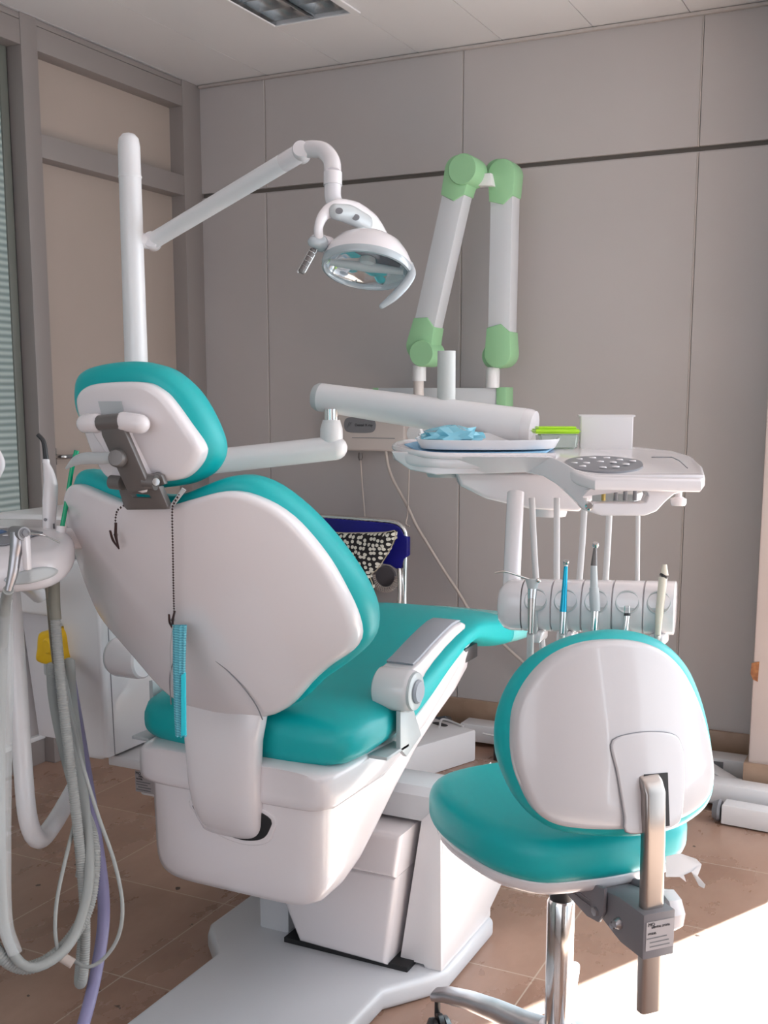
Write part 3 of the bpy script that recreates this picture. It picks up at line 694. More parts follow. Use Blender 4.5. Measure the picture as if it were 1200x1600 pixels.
# ---- assistant arm: oval control tray
aa = thing('assistant_tray', 'white rounded assistant control head with a grey keypad at the left edge', 'control panel', at(40, 890, d=1.95))
zt = 1.005
def top(px, py, z=zt): q = at(px, py, z=z); return (q.x, q.y)
D = 1.9
oc = at(30, 862, d=1.93)
e1 = V((RT.x, RT.y, 0)); e2 = V((-RT.y, RT.x, 0))
MT = lambda a_, b_, c_: V((oc.x, oc.y, 1.0)) + e1 * a_ + e2 * b_ + V((0, 0, .006 + c_ + .22 * b_))
pad('head_body', [(-.16, -.075), (-.02, -.085), (.05, -.075), (.082, -.045), (.090, .0), (.082, .05), (.05, .085), (-.04, .10), (-.16, .10)], MT, -.036, .028, .026, M['white'], aa, n=64, crown1=.006)
pad('side_grip', [(.02, -.020), (.07, -.012), (.080, .0), (.06, .008), (.02, .0), (.0, -.012)], lambda a_, b_, c_: V((oc.x, oc.y, .992)) + e1 * a_ + e2 * (-.082 + c_ + .9 * max(0, a_ - .045)) + V((0, 0, b_)), -.006, .01, .004, M['lgrey'], aa, n=40)
pad('head_dish', [(-.16, .10), (-.02, .10), (.085, .10), (.11, .16), (.05, .22), (-.06, .25), (-.16, .25)], lambda a_, b_, c_: V((oc.x, oc.y, 1.016)) + e1 * a_ + e2 * b_ + V((0, 0, c_)), -.01, .030, .008, M['white'], aa, n=60)
kp = [at(0, 858, z=1.034), at(-10, 842, z=1.034), at(20, 838, z=1.034), at(66, 857, z=1.034), at(30, 866, z=1.034)]
kp = [MT(-.11, .02, .0335), MT(-.02, .055, .0335), MT(.035, .025, .0335), MT(-.01, -.035, .0335), MT(-.11, -.05, .0335)]
kpo = prism('keypad', kp, (0, 0, .0025), M['grey'], aa, bev=.0005)
for a_, b_ in ((.016, .018), (.004, .008), (-.008, -.004), (0.002, .030), (-.012, .018), (-.024, .006)):
    lathe('key', [(.0055, 0), (.005, .0015), (0, .002)], MT(a_, b_, .036), (0, 0, 1), M['white'], kpo, seg=14)
prism('display', [MT(-.08, .0, .036), MT(-.04, .035, .036), MT(-.028, .025, .036), MT(-.06, -.015, .036)], (0, 0, .001), M['lcd'], kpo, bev=0)
box('holder_hook', tuple(at(50, 862, d=1.80) - V((.012, .012, .03))), tuple(at(50, 862, d=1.80) + V((.0, .0, .028))), M['white'], aa, bev=.004)
tube('support_arm', [at(-40, 905, d=2.0), at(10, 900, d=2.05), at(40, 912, d=2.2), at(60, 930, d=2.4)], .017, M['white2'], aa)
# syringe on the left
sy = thing('air_water_syringe', 'steel three way syringe with bent nozzle hanging on the left control head', 'dental syringe', at(18, 925, d=1.80))
d_ = 1.80
tube('syringe_body', [at(28, 832, d=d_), at(27, 850, d=d_), at(24, 868, d=d_), at(20, 895, d=d_), at(13, 923, d=d_)], [.0125, .0120, .0095, .0088, .0058], M['alu'], sy, n=40, seg=20)
tube('syringe_head', [at(22, 832, d=d_ + .012), at(38, 834, d=d_ - .012)], 0.0112, mat('dull_silver_head', (.30, .29, .30), .5, metal=.6), sy, spline=False, seg=20)
lathe('nozzle_ring', [(.0085, 0), (.0085, .003), (.006, .004), (.006, .007), (.003, .008)], at(37, 833, d=d_ - .01), RT * .75 - FW * .65, M['grey'], sy, seg=20)
tube('nozzle', [at(40, 833, d=d_ - .01), at(62, 835, d=d_ - .02), at(72, 838, d=d_ - .02), at(93, 848, d=d_ - .03)], .0016, M['chrome'], sy, seg=8)
tube('syringe_hose', [at(13, 922, d=d_), at(8, 950, d=1.85), at(3, 1050, d=1.9), at(0, 1200, d=1.92), at(2, 1380, d=1.9), at(12, 1470, d=1.9), at(45, 1512, d=1.9), at(95, 1490, d=1.93), at(125, 1440, d=1.97), at(140, 1350, d=2.0), at(125, 1200, d=2.1), at(100, 1070, d=2.3), at(92, 1030, d=2.45)], .0088, M['tube_grey'], sy, n=110)
# curing light
cu = thing('curing_light', 'white curing light wand with curved black tip standing behind the keypad', 'curing light', at(78, 845, d=2.02))
d_ = 2.02
tube('wand_body', [at(78, 845, d=d_), at(77, 815, d=d_), at(78, 785, d=d_), at(79, 758, d=d_), at(76, 738, d=d_), at(73, 727, d=d_), at(72, 720, d=d_)], [.0125, .0118, .0135, .0130, .0098, .0065, .0055], M['white'], cu, n=60, seg=22, round_cap=True)
tube('light_tip', [at(72, 719, d=d_), at(70, 700, d=d_), at(67, 688, d=d_), at(59, 679, d=d_)], [.0050, .0045, .0042, .0040], M['black'], cu, n=24)
tube('tip_collar', [at(72, 724, d=d_), at(72, 718, d=d_)], .0066, M['white'], cu, spline=False, seg=20)
lathe('wand_button', [(.003, 0), (.003, .001), (0, .001)], at(71, 812, d=d_ - .0125), -FW, M['grey'], cu, seg=12)
box('wand_print', tuple(at(84, 835, d=d_ - .0128)), tuple(at(84.6, 818, d=d_ - .0128) + V((0, .0006, 0))), M['inkgrey'], cu, bev=0)
# suction holder with green tip
su = thing('saliva_ejector', 'grey suction handpiece holding a bright green plastic tip', 'suction tip', at(92, 860, d=1.98))
d_ = 1.98
tube('ejector_handle', [at(91, 868, d=d_), at(91, 856, d=d_), at(94, 836, d=d_), at(95, 831, d=d_)], [.0105, .0105, .0088, .0088], M['lgrey'], su, n=14, seg=20)
tube('ejector_collar', [at(95, 833, d=d_), at(96, 822, d=d_)], .0088, M['white'], su, spline=False, seg=20)
tube('green_tip', [at(97, 824, d=d_), at(105, 780, d=d_), at(112, 735, d=d_), at(120, 704, d=d_)], [.0042, .0042, .0040, .0046], M['greenstraw'], su, n=20, seg=12)
box('slide_switch', tuple(at(99, 856, d=1.965) - V((.001, .001, .01))), tuple(at(99, 856, d=1.965) + V((.002, .002, .008))), M['black'], su, bev=.0005)
tube('suction_hose', [at(84, 880, d=2.0), at(85, 940, d=2.0), at(90, 1010, d=2.0), at(100, 1110, d=2.0), at(113, 1220, d=2.0), at(122, 1300, d=2.0), at(131, 1400, d=2.0), at(133, 1470, d=2.0), at(129, 1528, d=2.0), at(124, 1534, d=2.03), at(126, 1500, d=2.06), at(135, 1400, d=2.1)], .0096, M['tube_grey'], su, n=120, seg=16, ribs=.0042)
tube('hose_sleeve', [at(84, 885, d=1.998), at(85, 940, d=1.998), at(87, 968, d=1.998)], .0102, M['olive'], su, n=16)
# more hoses
def hose(label, pts, r, m, ribs=0, name='hose', **kw):
    return tag(tube(name, [at(*p[:2], d=p[2]) for p in pts], r, m, None, ribs=ribs, **kw), label, 'hose')
hose('thick ribbed grey hose dropping from the yellow valve and curving off to the left', [(80, 1040, 2.46), (84, 1090, 2.4), (98, 1160, 2.25), (120, 1240, 2.12), (142, 1300, 2.05), (147, 1350, 2.02), (138, 1415, 2.0), (112, 1465, 1.97), (75, 1500, 1.94), (35, 1512, 1.92), (0, 1492, 1.9), (-25, 1450, 1.9)], .0118, M['tube_grey'], ribs=.0048, n=120, seg=16)
hose('smooth grey hose running straight down inside the bundle', [(108, 1035, 2.44), (112, 1100, 2.3), (124, 1200, 2.15), (133, 1290, 2.09), (134, 1330, 2.08), (128, 1370, 2.08)], .0125, M['tube_grey'])
hose('lilac plastic hose hanging behind the bundle down to the floor', [(106, 1040, 2.44), (120, 1120, 2.32), (138, 1230, 2.2), (152, 1320, 2.15), (161, 1390, 2.12), (161, 1450, 2.08), (150, 1520, 2.05), (136, 1580, 2.0), (118, 1640, 1.97)], .0115, M['purple'])
th = thing('cable', 'thin grey cable forming a teardrop loop in front of the lilac hose', 'cable', at(110, 1500, d=1.98))
tube('cable_strand', [at(100, 1045, d=2.4), at(106, 1100, d=2.2), at(125, 1180, d=2.0), at(152, 1270, d=1.97), at(178, 1345, d=1.96), at(191, 1410, d=1.95), at(186, 1460, d=1.95), at(165, 1495, d=1.95), at(138, 1511, d=1.95), at(112, 1500, d=1.96)], .0034, M['tube_grey'], th, n=80, seg=10)
tube('cable_strand', [at(118, 1280, d=2.04), at(103, 1340, d=1.97), at(90, 1400, d=1.95), at(86, 1450, d=1.94), at(91, 1485, d=1.94), at(100, 1497, d=1.94)], .0034, M['tube_grey'], th, n=60, seg=10)
tube('cable_joint', [at(91, 1492, d=1.935), at(114, 1506, d=1.935)], .0090, mat('scuffed_white_tape', (.5, .42, .38), .7), th, spline=False, seg=16)
hose('thin olive hose under the control head beside the suction hose', [(72, 905, 2.1), (76, 950, 2.15), (80, 1000, 2.3), (84, 1035, 2.42)], .0036, M['olive'])
# clear sleeve around left pipe
tag(tube('plastic_sleeve', [at(8, 935, d=1.86), at(8, 1050, d=1.87), at(6, 1200, d=1.88), at(4, 1340, d=1.87), at(8, 1440, d=1.87), at(24, 1490, d=1.87)], [.0125, .0145, .0135, .0145, .013, .012], M['film'], None, n=60, seg=12), 'crumpled clear plastic sleeve wrapped round the leftmost grey hose', 'plastic sleeve')
tag(tube('spittoon_spout', [at(-14, 690, d=2.3), at(-2, 712, d=2.3), at(2, 728, d=2.3), at(-6, 750, d=2.3)], [.006, .008, .008, .005], M['white'], None, n=20, round_cap=True), 'small white curved spout poking in at the left edge of the view', 'spout')

# ================================================================== OPERATING LIGHT
ol = thing('operating_light', 'white dental operating light on a jointed arm and tall round post', 'dental light', (-1.70, 2.15, 1.02))
PX, PY = at(212, 540, d=2.58).x, at(212, 540, d=2.58).y
lathe('post', [(.0275, .95), (.0268, 1.3), (.0250, 1.80), (0, 1.80)], (PX, PY, 0), (0, 0, 1), M['white2'], ol, seg=28)
zt_ = at(200, 207, y=PY).z; zs_ = at(200, 276, y=PY).z
lathe('post_cap', [(.0262, zs_ - .004), (.0268, zs_ - .002), (.0268, zs_), (.0252, zs_ + .003), (.0248, zt_ - .03), (.022, zt_ - .013), (.014, zt_ - .004), (0, zt_)], (PX, PY, 0), (0, 0, 1), M['white2'], ol, seg=28)
J0 = at(238, 377, d=2.56)
tube('arm_bracket', [V((PX, PY, J0.z)), J0], .0175, M['white'], ol, spline=False, seg=20, round_cap=True)
J1 = at(474, 236, d=2.28)
av = (J1 - J0).normalized()
lathe('arm_pivot', [(0, -.022), (.017, -.020), (.019, -.016), (.019, .016), (.017, .020), (0, .022)], J0, FW, M['white'], ol, seg=24)
tube('spring_arm', [J0 + av * .008, J1 - av * .02], [.0185, .0190], M['white2'], ol, spline=False, seg=24)
tube('arm_end', [J1 - av * .055, J1 + av * .002], [.0192, .0192], M['white'], ol, spline=False, seg=24, round_cap=True)
lathe('arm_pivot', [(0, -.024), (.016, -.022), (.018, -.018), (.018, .018), (.016, .022), (0, .024)], at(471, 238, d=2.28), FW, M['white'], ol, seg=24)
tube('elbow', [at(476, 234, d=2.28), at(492, 233, d=2.26), at(507, 237, d=2.24), at(518, 252, d=2.22), at(520, 272, d=2.2)], .0172, M['white'], ol, n=30, seg=24)
tube('swivel_collar', [at(520, 270, d=2.2), at(520, 290, d=2.2)], .0185, M['white'], ol, spline=False, seg=28)
tube('drop_tube', [at(520, 288, d=2.2), at(520, 306, d=2.2), at(524, 318, d=2.2), at(534, 328, d=2.19)], [.0165, .0165, .0165, .0150], M['white'], ol, n=20, seg=24)
# yoke: big open loop
yk = [at(*p) for p in [(600, 374, 2.25), (580, 350, 2.21), (555, 334, 2.16), (528, 327, 2.10), (508, 334, 2.08), (498, 354, 2.07), (500, 376, 2.08), (508, 386, 2.1)]]
tube('yoke', yk, [.014, .021, .023, .019, .0115, .0095, .010, .012], M['white'], ol, n=60, seg=20, flat=(1, .75))
tube('yoke_panel', [at(524, 331, d=2.083), at(545, 335, d=2.112), at(572, 348, d=2.165)], [.015, .0185, .016], M['lgrey'], ol, n=20, seg=16, flat=(1, .75), round_cap=True)
for p in ((530, 330, 2.067), (556, 340, 2.105)):
    lathe('speaker_grille', [(.007, 0), (.007, .0015), (0, .002)], at(*p), -FW + UP * .4, M['grey'], ol, seg=20)
# head
HC = at(573, 417, d=2.12)
vd = (HC - V((0, 0, H))).normalized(); rr_ = vd.cross(V((0, 0, 1))).normalized(); uu_ = rr_.cross(vd)
ca, sa = math.cos(math.radians(7)), math.sin(math.radians(7))
ur = uu_ * ca + rr_ * sa; rrt = rr_ * ca - uu_ * sa
ND = (-vd * math.sin(math.radians(25)) - ur * math.cos(math.radians(25))).normalized()
sc = 2.12 / 1741
lathe('lamp_housing', [(0, -.060), (.020, -.059), (.045, -.053), (.064, -.041), (.077, -.024), (.085, -.008), (.0862, 0.0)], HC - ND * .004, ND, M['white'], ol, seg=56, ref=rrt, caps=False)
lathe('lamp_rim', [(.0865, -.004), (.0872, .004), (.085, .009), (.081, .010), (.078, .006), (.0775, -.004), (.0865, -.004)], HC, ND, M['lampgrey'], ol, seg=56, ref=rrt, caps=False)
lathe('reflector', [(.0785, .002), (.072, -.010), (.060, -.022), (.040, -.032), (0, -.037)], HC, ND, M['mirror'], ol, seg=56, ref=rrt, caps=False)
lathe('lamp_glass', [(.0785, .006), (.05, .0085), (0, .0095)], HC, ND, mat('lamp_cover_glass', (.85, .92, .95), .04, alpha=.12), ol, seg=40, ref=rrt, caps=False)
q1, q2 = HC - rrt * .070 + ND * .000, HC + rrt * .070 + ND * .000
tube('bulb_bridge', [q1, HC, q2], [.006, .010, .006], M['lgrey'], ol, n=14, seg=10)
sh_ = [HC + rrt * a_ + ur * b_ * .9 + ND * -.006 for a_, b_ in ((-.035, .028), (.0, .050), (.045, .046), (.066, .018), (.060, -.006), (.02, .004))]
prism('reflector_patch', sh_, ND * .004, mat('dark_blue_reflection_plate', (.015, .018, .05), .08, coat=1), ol, bev=.001)  # dark plate paints in the navy patches reflected inside the lamp
prism('reflector_patch', [HC + rrt * a_ + ur * b_ - ND * .004 for a_, b_ in ((-.05, .006), (-.015, .012), (-.01, .0), (-.045, -.008))], ND * .005, M['cream'], ol, bev=.001)
lathe('bulb_cap', [(.016, -.012), (.017, .0), (.012, .004), (0, .005)], HC - ND * .004, ND, M['lgrey'], ol, seg=24)
# left knob and ribbed handle, right lever
tube('handle_knob', [at(514, 383, d=2.11), at(496, 379, d=2.09)], [.0155, .0170], M['white'], ol, spline=False, seg=24, round_cap=True)
tube('knob_cap', [at(500, 380, d=2.085), at(490, 378, d=2.075)], [.0160, .011], M['lampgrey'], ol, spline=False, seg=24, round_cap=True)
ha, hb2 = at(490, 390, d=2.08), at(470, 426, d=2.08)
rhd = tube('ribbed_handle', [ha, hb2], .0062, M['mgrey'], ol, spline=False, seg=14)
for k in range(5):
    p = ha.lerp(hb2, .12 + .2 * k); tube('handle_ring', [p, p.lerp(hb2, .03 if k < 4 else .06)], .0078, M['silver'], rhd, spline=False, seg=16)
for sgn in (-1, 1): tube('handle_rail', [ha + RT * .0065 * sgn, hb2 + RT * .0065 * sgn], .0022, M['silver'], rhd, spline=False, seg=8)
tube('sensor_lever', [at(640, 412, d=2.12), at(643, 428, d=2.1), at(632, 446, d=2.09), at(615, 464, d=2.08), at(597, 478, d=2.08)], [.007, .0085, .0095, .0085, .0055], M['lampgrey'], ol, n=30, round_cap=True, flat=(.6, 1))

# ================================================================== INSTRUMENT TABLE AND ARMS
it = thing('instrument_table', 'white swing arm instrument table with oval keypad and hose holders', 'instrument table', at(850, 740, d=2.05))
tube('lower_arm', [at(190, 737, d=2.6), at(524, 700, d=2.58)], [.0290, .0280], M['white2'], it, spline=False, seg=28, round_cap=True)
EC = at(518, 690, d=2.58)
lathe('elbow_neck', [(.026, -.01), (.0265, .012), (.0260, .030), (.0215, .045), (.020, .050)], EC, (0, 0, 1), M['white2'], it, seg=28)
lathe('elbow_ring', [(.0165, .040), (.0165, .075)], EC, (0, 0, 1), M['chrome'], it, seg=28)
A1 = at(502, 621, d=2.60); B1 = at(822, 668, d=2.42)
tube('upper_arm', [A1, B1], [.0330, .0410], M['white2'], it, spline=False, seg=36)
bd = (B1 - A1).normalized()
lathe('arm_cap', [(.033, 0), (.0325, .008), (.028, .016), (0, .018)], A1, -bd, M['lgrey'], it, seg=36)
lathe('arm_cap', [(.0412, -.004), (.0412, .008), (.038, .018), (0, .020)], B1, bd, M['white'], it, seg=36)
# flared post that rises from the arm
pc = at(697, 638, d=2.49)
lathe('arm_post', [(.034, -.012), (.022, .008), (.0205, .022), (.0200, .126), (0, .126)], pc, (0, 0, 1), mat('matt_white_sleeve', (.60, .60, .58), .6), it, seg=28)
# table top
tp = [(614, 702, 2.22), (620, 695, 2.36), (640, 692, 2.46), (760, 690, 2.5), (872, 689, 2.5), (905, 694, 2.42), (985, 697, 2.40), (1052, 704, 2.28), (1080, 712, 2.17), (1098, 728, 2.0), (1102, 742, 1.90), (1096, 750, 1.87), (930, 747, 1.87), (900, 738, 1.90), (880, 725, 1.97), (862, 716, 2.06), (690, 714, 2.08), (650, 711, 2.10), (625, 707, 2.14)]
prism('table_top', [at(*p) for p in tp], (0, 0, -.022), M['white'], it, bev=.006, seg=3)
# raised rim of the tray half
def loopt(ps, r, m, nm, fl=(1, 1)): tube(nm, [at(*p) for p in ps], r, m, it, n=60, seg=12, flat=fl)
loopt([(868, 713, 2.06), (760, 713, 2.07), (690, 712, 2.08), (650, 708, 2.11), (618, 700, 2.22), (624, 693, 2.38), (650, 690, 2.46), (760, 688, 2.49), (860, 687, 2.49)], .006, M['white'], 'tray_rim')
# apron (front wall) with handle cut-out
D1 = 1.90
ap = [(612, 706), (618, 718), (640, 734), (680, 742), (760, 740), (820, 738), (850, 744), (873, 758), (893, 776), (914, 798), (940, 806), (1008, 806), (1026, 799), (1040, 784), (1054, 772), (1072, 768), (1090, 768), (1101, 752), (1101, 742), (930, 742), (900, 734), (880, 722), (862, 714), (690, 712), (640, 706)]
dd = lambda px: 2.14 - .05 * min(1, max(0, (px - 620) / 60)) - .20 * min(1, max(0, (px - 780) / 140))
hole = [(922, 764), (1000, 762), (1010, 766), (1014, 775), (1010, 785), (1000, 787), (925, 787), (914, 782), (910, 772), (914, 766)]
ho = [at(px, py, d=dd(px)) for px, py in hole]
prism('front_apron', [at(px, py, d=dd(px)) for px, py in ap], e2 * .045, M['white'], it, bev=.007, seg=3, holes=[ho])
# side wall on the right and body underneath
prism('right_wall', [at(1101, 748, d=1.90), at(1084, 716, d=2.18), at(1080, 732, d=2.18), at(1068, 762, d=2.02), at(1090, 768, d=1.90)], -e1 * .02, M['white'], it, bev=.003)
UBm = [(712, 738, 2.20), (720, 760, 2.2), (760, 780, 2.2), (830, 796, 2.2), (905, 800, 2.2), (940, 770, 2.2), (940, 742, 2.2)]
prism('under_body', [at(*p) for p in UBm], e2 * .12, M['white'], it, bev=.008, seg=3)
box('valve_row', tuple(at(925, 770, d=2.04)), tuple(at(1012, 782, d=2.10)), M['lgrey'], it, bev=.001)
for px in (943, 962, 977, 992):
    q = at(px, 776, d=2.0); lathe('valve_screw', [(.004, 0), (.004, .02), (0, .02)], q - V((0, 0, .007)), (0, 0, 1), M['grey'] if px > 950 else mat('brass', (.5, .35, .12), .3, metal=1), it, seg=12)
lathe('side_knob', [(.007, 0), (.0075, .006), (.005, .009), (0, .009)], at(920, 791, d=1.895), -FW, M['chrome'], it, seg=20)
kn = at(1060, 782, d=1.96)
lathe('drain_knob', [(.012, -.014), (.014, -.010), (.014, -.002), (.006, .002), (.006, .012)], kn + V((0, 0, .005)), (0, 0, 1), M['white'], it, seg=20)
# keypad
kc = at(944, 726, d=1.99)
kc1 = at(886, 724, d=2.0); kc2 = at(1005, 727, d=1.98)
def topz(p):  # table top plane height near p
    return p
kpn = [at(px, py, d=dz) for px, py, dz in [(882, 724, 1.99), (889, 718, 2.05), (910, 714, 2.10), (944, 713, 2.13), (975, 716, 2.11), (998, 720, 2.07), (1005, 727, 2.0), (998, 733, 1.95), (975, 737, 1.92), (944, 738, 1.91), (910, 735, 1.93), (889, 730, 1.96)]]
kp2 = prism('keypad', [p + V((0, 0, .0012)) for p in cr(kpn, 36, True)], (0, 0, -.010), M['grey'], it, bev=0)
for i, (px, py, dz) in enumerate([(905, 719, 2.06), (926, 717, 2.08), (948, 717, 2.09), (968, 720, 2.07), (988, 722, 2.04), (897, 725, 2.0), (916, 725, 2.01), (938, 723, 2.03), (958, 724, 2.02), (978, 727, 1.99), (910, 730, 1.96), (942, 732, 1.95), (962, 731, 1.955)]):
    lathe('key', [(.0068, 0), (.006, .002), (0, .003)], at(px, py, d=dz) + V((0, 0, .0013)), (0, 0, 1), M['white'], kp2, seg=14)
gr = [at(*p) + V((0, 0, .002)) for p in [(1018, 716, 2.12), (1050, 716, 2.10), (1062, 722, 2.04), (1074, 733, 1.96)]]
tube('panel_groove', gr, .0010, M['grey'], it, seg=6, spline=False)
# hanging post + holder bar
tube('holder_post', [at(806, 770, d=2.14), at(803, 830, d=2.12), at(800, 900, d=2.1), at(799, 945, d=2.1)], [.0165, .0165, .0165, .0180], M['white'], it, n=20, seg=22)
lathe('mount_flange', [(.032, -.0), (.035, .006), (.035, .020), (.030, .024)], at(693, 745, d=2.28), (0, 0, 1), M['lgrey'], it, seg=30)
lathe('mount_cup', [(.034, 0), (.037, .01), (.037, .05)], at(858, 806, d=2.28), (0, 0, 1), M['white'], it, seg=30)
HB = lambda px, f=0: at(px, 0, d=2.0)
bar0, bar1 = at(795, 944, d=2.06), at(1056, 950, d=1.97)
bax = (bar1 - bar0); bax.z = 0; bl = bax.length; bax.normalize(); bn = V((-bax.y, bax.x, 0)); zc = (bar0.z + bar1.z) / 2
nseg = 5; x0s = .030; segw = (bl - x0s) / nseg
def bar_sec(s, rr=.046, hh=.047):
    out = []
    for x, z in sup(0, 0, rr, hh, 2.6, 32): out.append(V((bar0.x, bar0.y, bar0.z + (bar1.z - bar0.z) * s / bl)) + bax * s + bn * x + V((0, 0, z)))
    return out
loft('holder_end', [bar_sec(-.018, .018, .018), bar_sec(-.014, .032, .033), bar_sec(-.004, .042, .043), bar_sec(.008, .046, .047), bar_sec(x0s - .001)], M['white'], it)
holders = []
for k in range(nseg):
    s0 = x0s + k * segw; o = loft('holder_segment', [bar_sec(s0 + .0, .043, .044), bar_sec(s0 + .002), bar_sec(s0 + segw - .002), bar_sec(s0 + segw - .0005, .043, .044)], M['white'], it); holders.append(o)
    cc = V((bar0.x, bar0.y, bar0.z + (bar1.z - bar0.z) * (s0 + segw / 2) / bl)) + bax * (s0 + segw / 2)
    # scooped cup opening on the viewer side, sensor slot and lower lip
    lathe('cup', [(.021, .0), (.0215, .0015), (.0195, .003), (.012, -.004), (0, -.010)], cc - bn * .0425 + V((0, 0, .016)), -bn + V((0, 0, .35)), M['lgrey'], o, seg=28)
    box('cup_slot', tuple(cc - bn * .050 - bax * .006 + V((0, 0, -.045))), tuple(cc - bn * .038 + bax * .006 + V((0, 0, .0))), M['lgrey'], o, bev=.002)
    box('cup_lip', tuple(cc - bn * .046 - bax * .016 + V((0, 0, -.062))), tuple(cc + bn * .0 + bax * .018 + V((0, 0, -.040))), M['white'], o, bev=.006, seg=3)

def hp_tool(name, label, pts, rads, mats, hose_pts, hose_r=.0055, extra=None):
    """a handpiece: list of stacked segments from bottom to top"""
    t = thing(name, label, 'dental handpiece', pts[0])
    for i in range(len(mats)):
        seg_, rr2, mm, nm = pts[i:i + 2], rads[i], mats[i][0], mats[i][1]
        tube(nm, [pts[i], pts[i].lerp(pts[i + 1], .5), pts[i + 1]], [rr2[0], (rr2[0] + rr2[1]) / 2 + (rr2[2] if len(rr2) > 2 else 0), rr2[1]], mm, t, n=12, seg=20)
    tube('hose', hose_pts, hose_r, M['tube_white'], t, n=60, seg=12)
    return t
dt = 1.93
P = lambda px, py, d=dt: at(px, py, d=d)
s1 = hp_tool('air_water_syringe', 'steel three way syringe with long bent nozzle in the leftmost holder', [P(829, 990), P(831, 935), P(832, 920), P(832, 905)], [(.0048, .0072), (.0072, .0085), (.0085, .0125)], [(M['steel'], 'syringe_handle'), (M['silver'], 'syringe_collar'), (M['lgrey'], 'syringe_head')], [P(829, 990), P(828, 1030, 1.95), P(826, 1065, 2.0), P(824, 1110, 2.1)], .0062)
s1['category'] = 'dental syringe'
tube('nozzle', [P(826, 905), P(806, 898, 1.92), P(788, 893, 1.91), P(773, 895, 1.91)], .0017, M['steel'], s1, seg=8)
lathe('syringe_button', [(.004, 0), (.004, .004), (0, .005)], P(840, 908, 1.92), -FW + UP + RT, M['chrome'], s1, seg=14)
s2 = hp_tool('dental_handpiece', 'turquoise metallic handpiece with small round silver head', [P(878, 990), P(880, 956), P(884, 885), P(884, 880)], [(.0050, .0062), (.0062, .0034), (.0040, .0030)], [(M['silver'], 'coupling'), (M['cyan'], 'grip'), (M['silver'], 'neck')], [P(878, 990), P(877, 1015, 1.97), P(875, 1060, 2.05)], .0052)
lathe('head', [(0, -.004), (.0045, -.004), (.0055, 0), (.0045, .004), (0, .005)], P(884.5, 879), V((.2, -.5, 1)), M['silver'], s2, seg=18)
s3 = hp_tool('dental_handpiece', 'tall grey handpiece with dark cone neck and ball head', [P(928, 990), P(930, 955), P(928, 918), P(928, 884), P(930, 855)], [(.0050, .0070), (.0085, .0080, .001), (.0068, .0055), (.0058, .0028)], [(M['chrome'], 'coupling'), (M['lgrey'], 'motor_sleeve'), (M['lgrey'], 'grip'), (M['mgrey'], 'neck')], [P(928, 990), P(927, 1015, 1.97), P(925, 1060, 2.05)], .0052)
lathe('head', [(0, -.005), (.0048, -.004), (.006, 0), (.0048, .005), (0, .006)], P(930.5, 852), V((.2, -.5, 1)), M['silver'], s3, seg=18)
s4 = hp_tool('handpiece_coupling', 'bare steel hose coupling with black band and no tool in the fourth holder', [P(977, 990), P(980, 962), P(980, 958)], [(.0048, .0052), (.0056, .0056)], [(M['chrome'], 'coupling'), (M['black'], 'band')], [P(977, 990), P(976, 1015, 1.97), P(975, 1060, 2.05)], .0052)
tube('tip_frame', [P(976, 958), P(976, 947), P(983, 947), P(983, 958)], .0009, M['chrome'], s4, spline=False, seg=6)
s5 = hp_tool('ultrasonic_scaler', 'cream plastic scaler handpiece with stepped nose in the rightmost holder', [P(1028, 992), P(1030, 960), P(1036, 902), P(1038, 899), P(1038.5, 882)], [(.0048, .0066), (.0068, .0075), (.0078, .0080), (.0072, .0038)], [(M['warm'], 'lower_grip'), (M['warm'], 'grip'), (M['black'], 'band'), (M['warm'], 'nose')], [P(1028, 990), P(1027, 1015, 1.97), P(1025, 1060, 2.05)], .0052)
# hoses dropping from the table to the holders
for i, (xa, xb, xc, yb) in enumerate([(831, 838, 850, 1040), (870, 870, 878, 1020), (914, 905, 895, 1020), (953, 946, 940, 1010), (997, 996, 996, 1010)]):
    lab = ['white supply hose hanging furthest left under the instrument table, ending low', 'white supply hose under the table, the second from the holder post', 'white supply hose slanting left under the table, middle one of the five', 'white supply hose slanting down under the handle cut-out left end', 'white supply hose furthest right under the handle cut-out'][i]
    tag(tube('supply_hose', [at(xa, 778, d=2.16), at(xa + (xb - xa) * .4, 840, d=2.16), at(xb, 910, d=2.16), at((xb + xc) / 2, 970, d=2.16), at(xc, yb, d=2.14)], .0062 if i < 4 else .0045, M['tube_white'], None, n=40, seg=12), lab, 'hose')

# items on the table
tr_ = thing('instrument_tray', 'shallow white plastic tray lying on a blue bib on the table', 'tray', at(750, 705, d=2.2))
bq = [(632, 697, 2.28), (668, 712, 2.11), (852, 710, 2.12), (868, 700, 2.3), (860, 693, 2.42), (650, 693, 2.42)]
tag(prism('blue_bib', [at(*p) + V((0, 0, .001)) for p in bq], (0, 0, .0035), M['blueb'], None, bev=.001), 'thin pale blue paper bib under the white tray', 'bib')
tq0 = [(676, 706, 2.14), (846, 706, 2.14), (864, 699, 2.3), (850, 694, 2.4), (680, 694, 2.4), (664, 698, 2.28)]
b0 = [at(*p) + V((0, 0, .006)) for p in tq0]; cen = sum(b0, V()) / len(b0)
t0 = [cen + (p - cen) * 1.06 + V((0, 0, .017)) for p in b0]
vs, fs = [], []; n_ = 40
rings_ = [cr(b0, n_, True), cr(t0, n_, True), cr([cen + (p - cen) * 1.075 + V((0, 0, .0175)) for p in b0], n_, True), cr([cen + (p - cen) * 1.075 + V((0, 0, .015)) for p in b0], n_, True), cr([cen + (p - cen) * 1.012 - V((0, 0, .001)) for p in b0], n_, True)]
for rg in rings_: vs += rg
for i in range(4):
    for k in range(n_): a = i * n_ + k; b = i * n_ + (k + 1) % n_; fs.append((a, b, b + n_, a + n_))
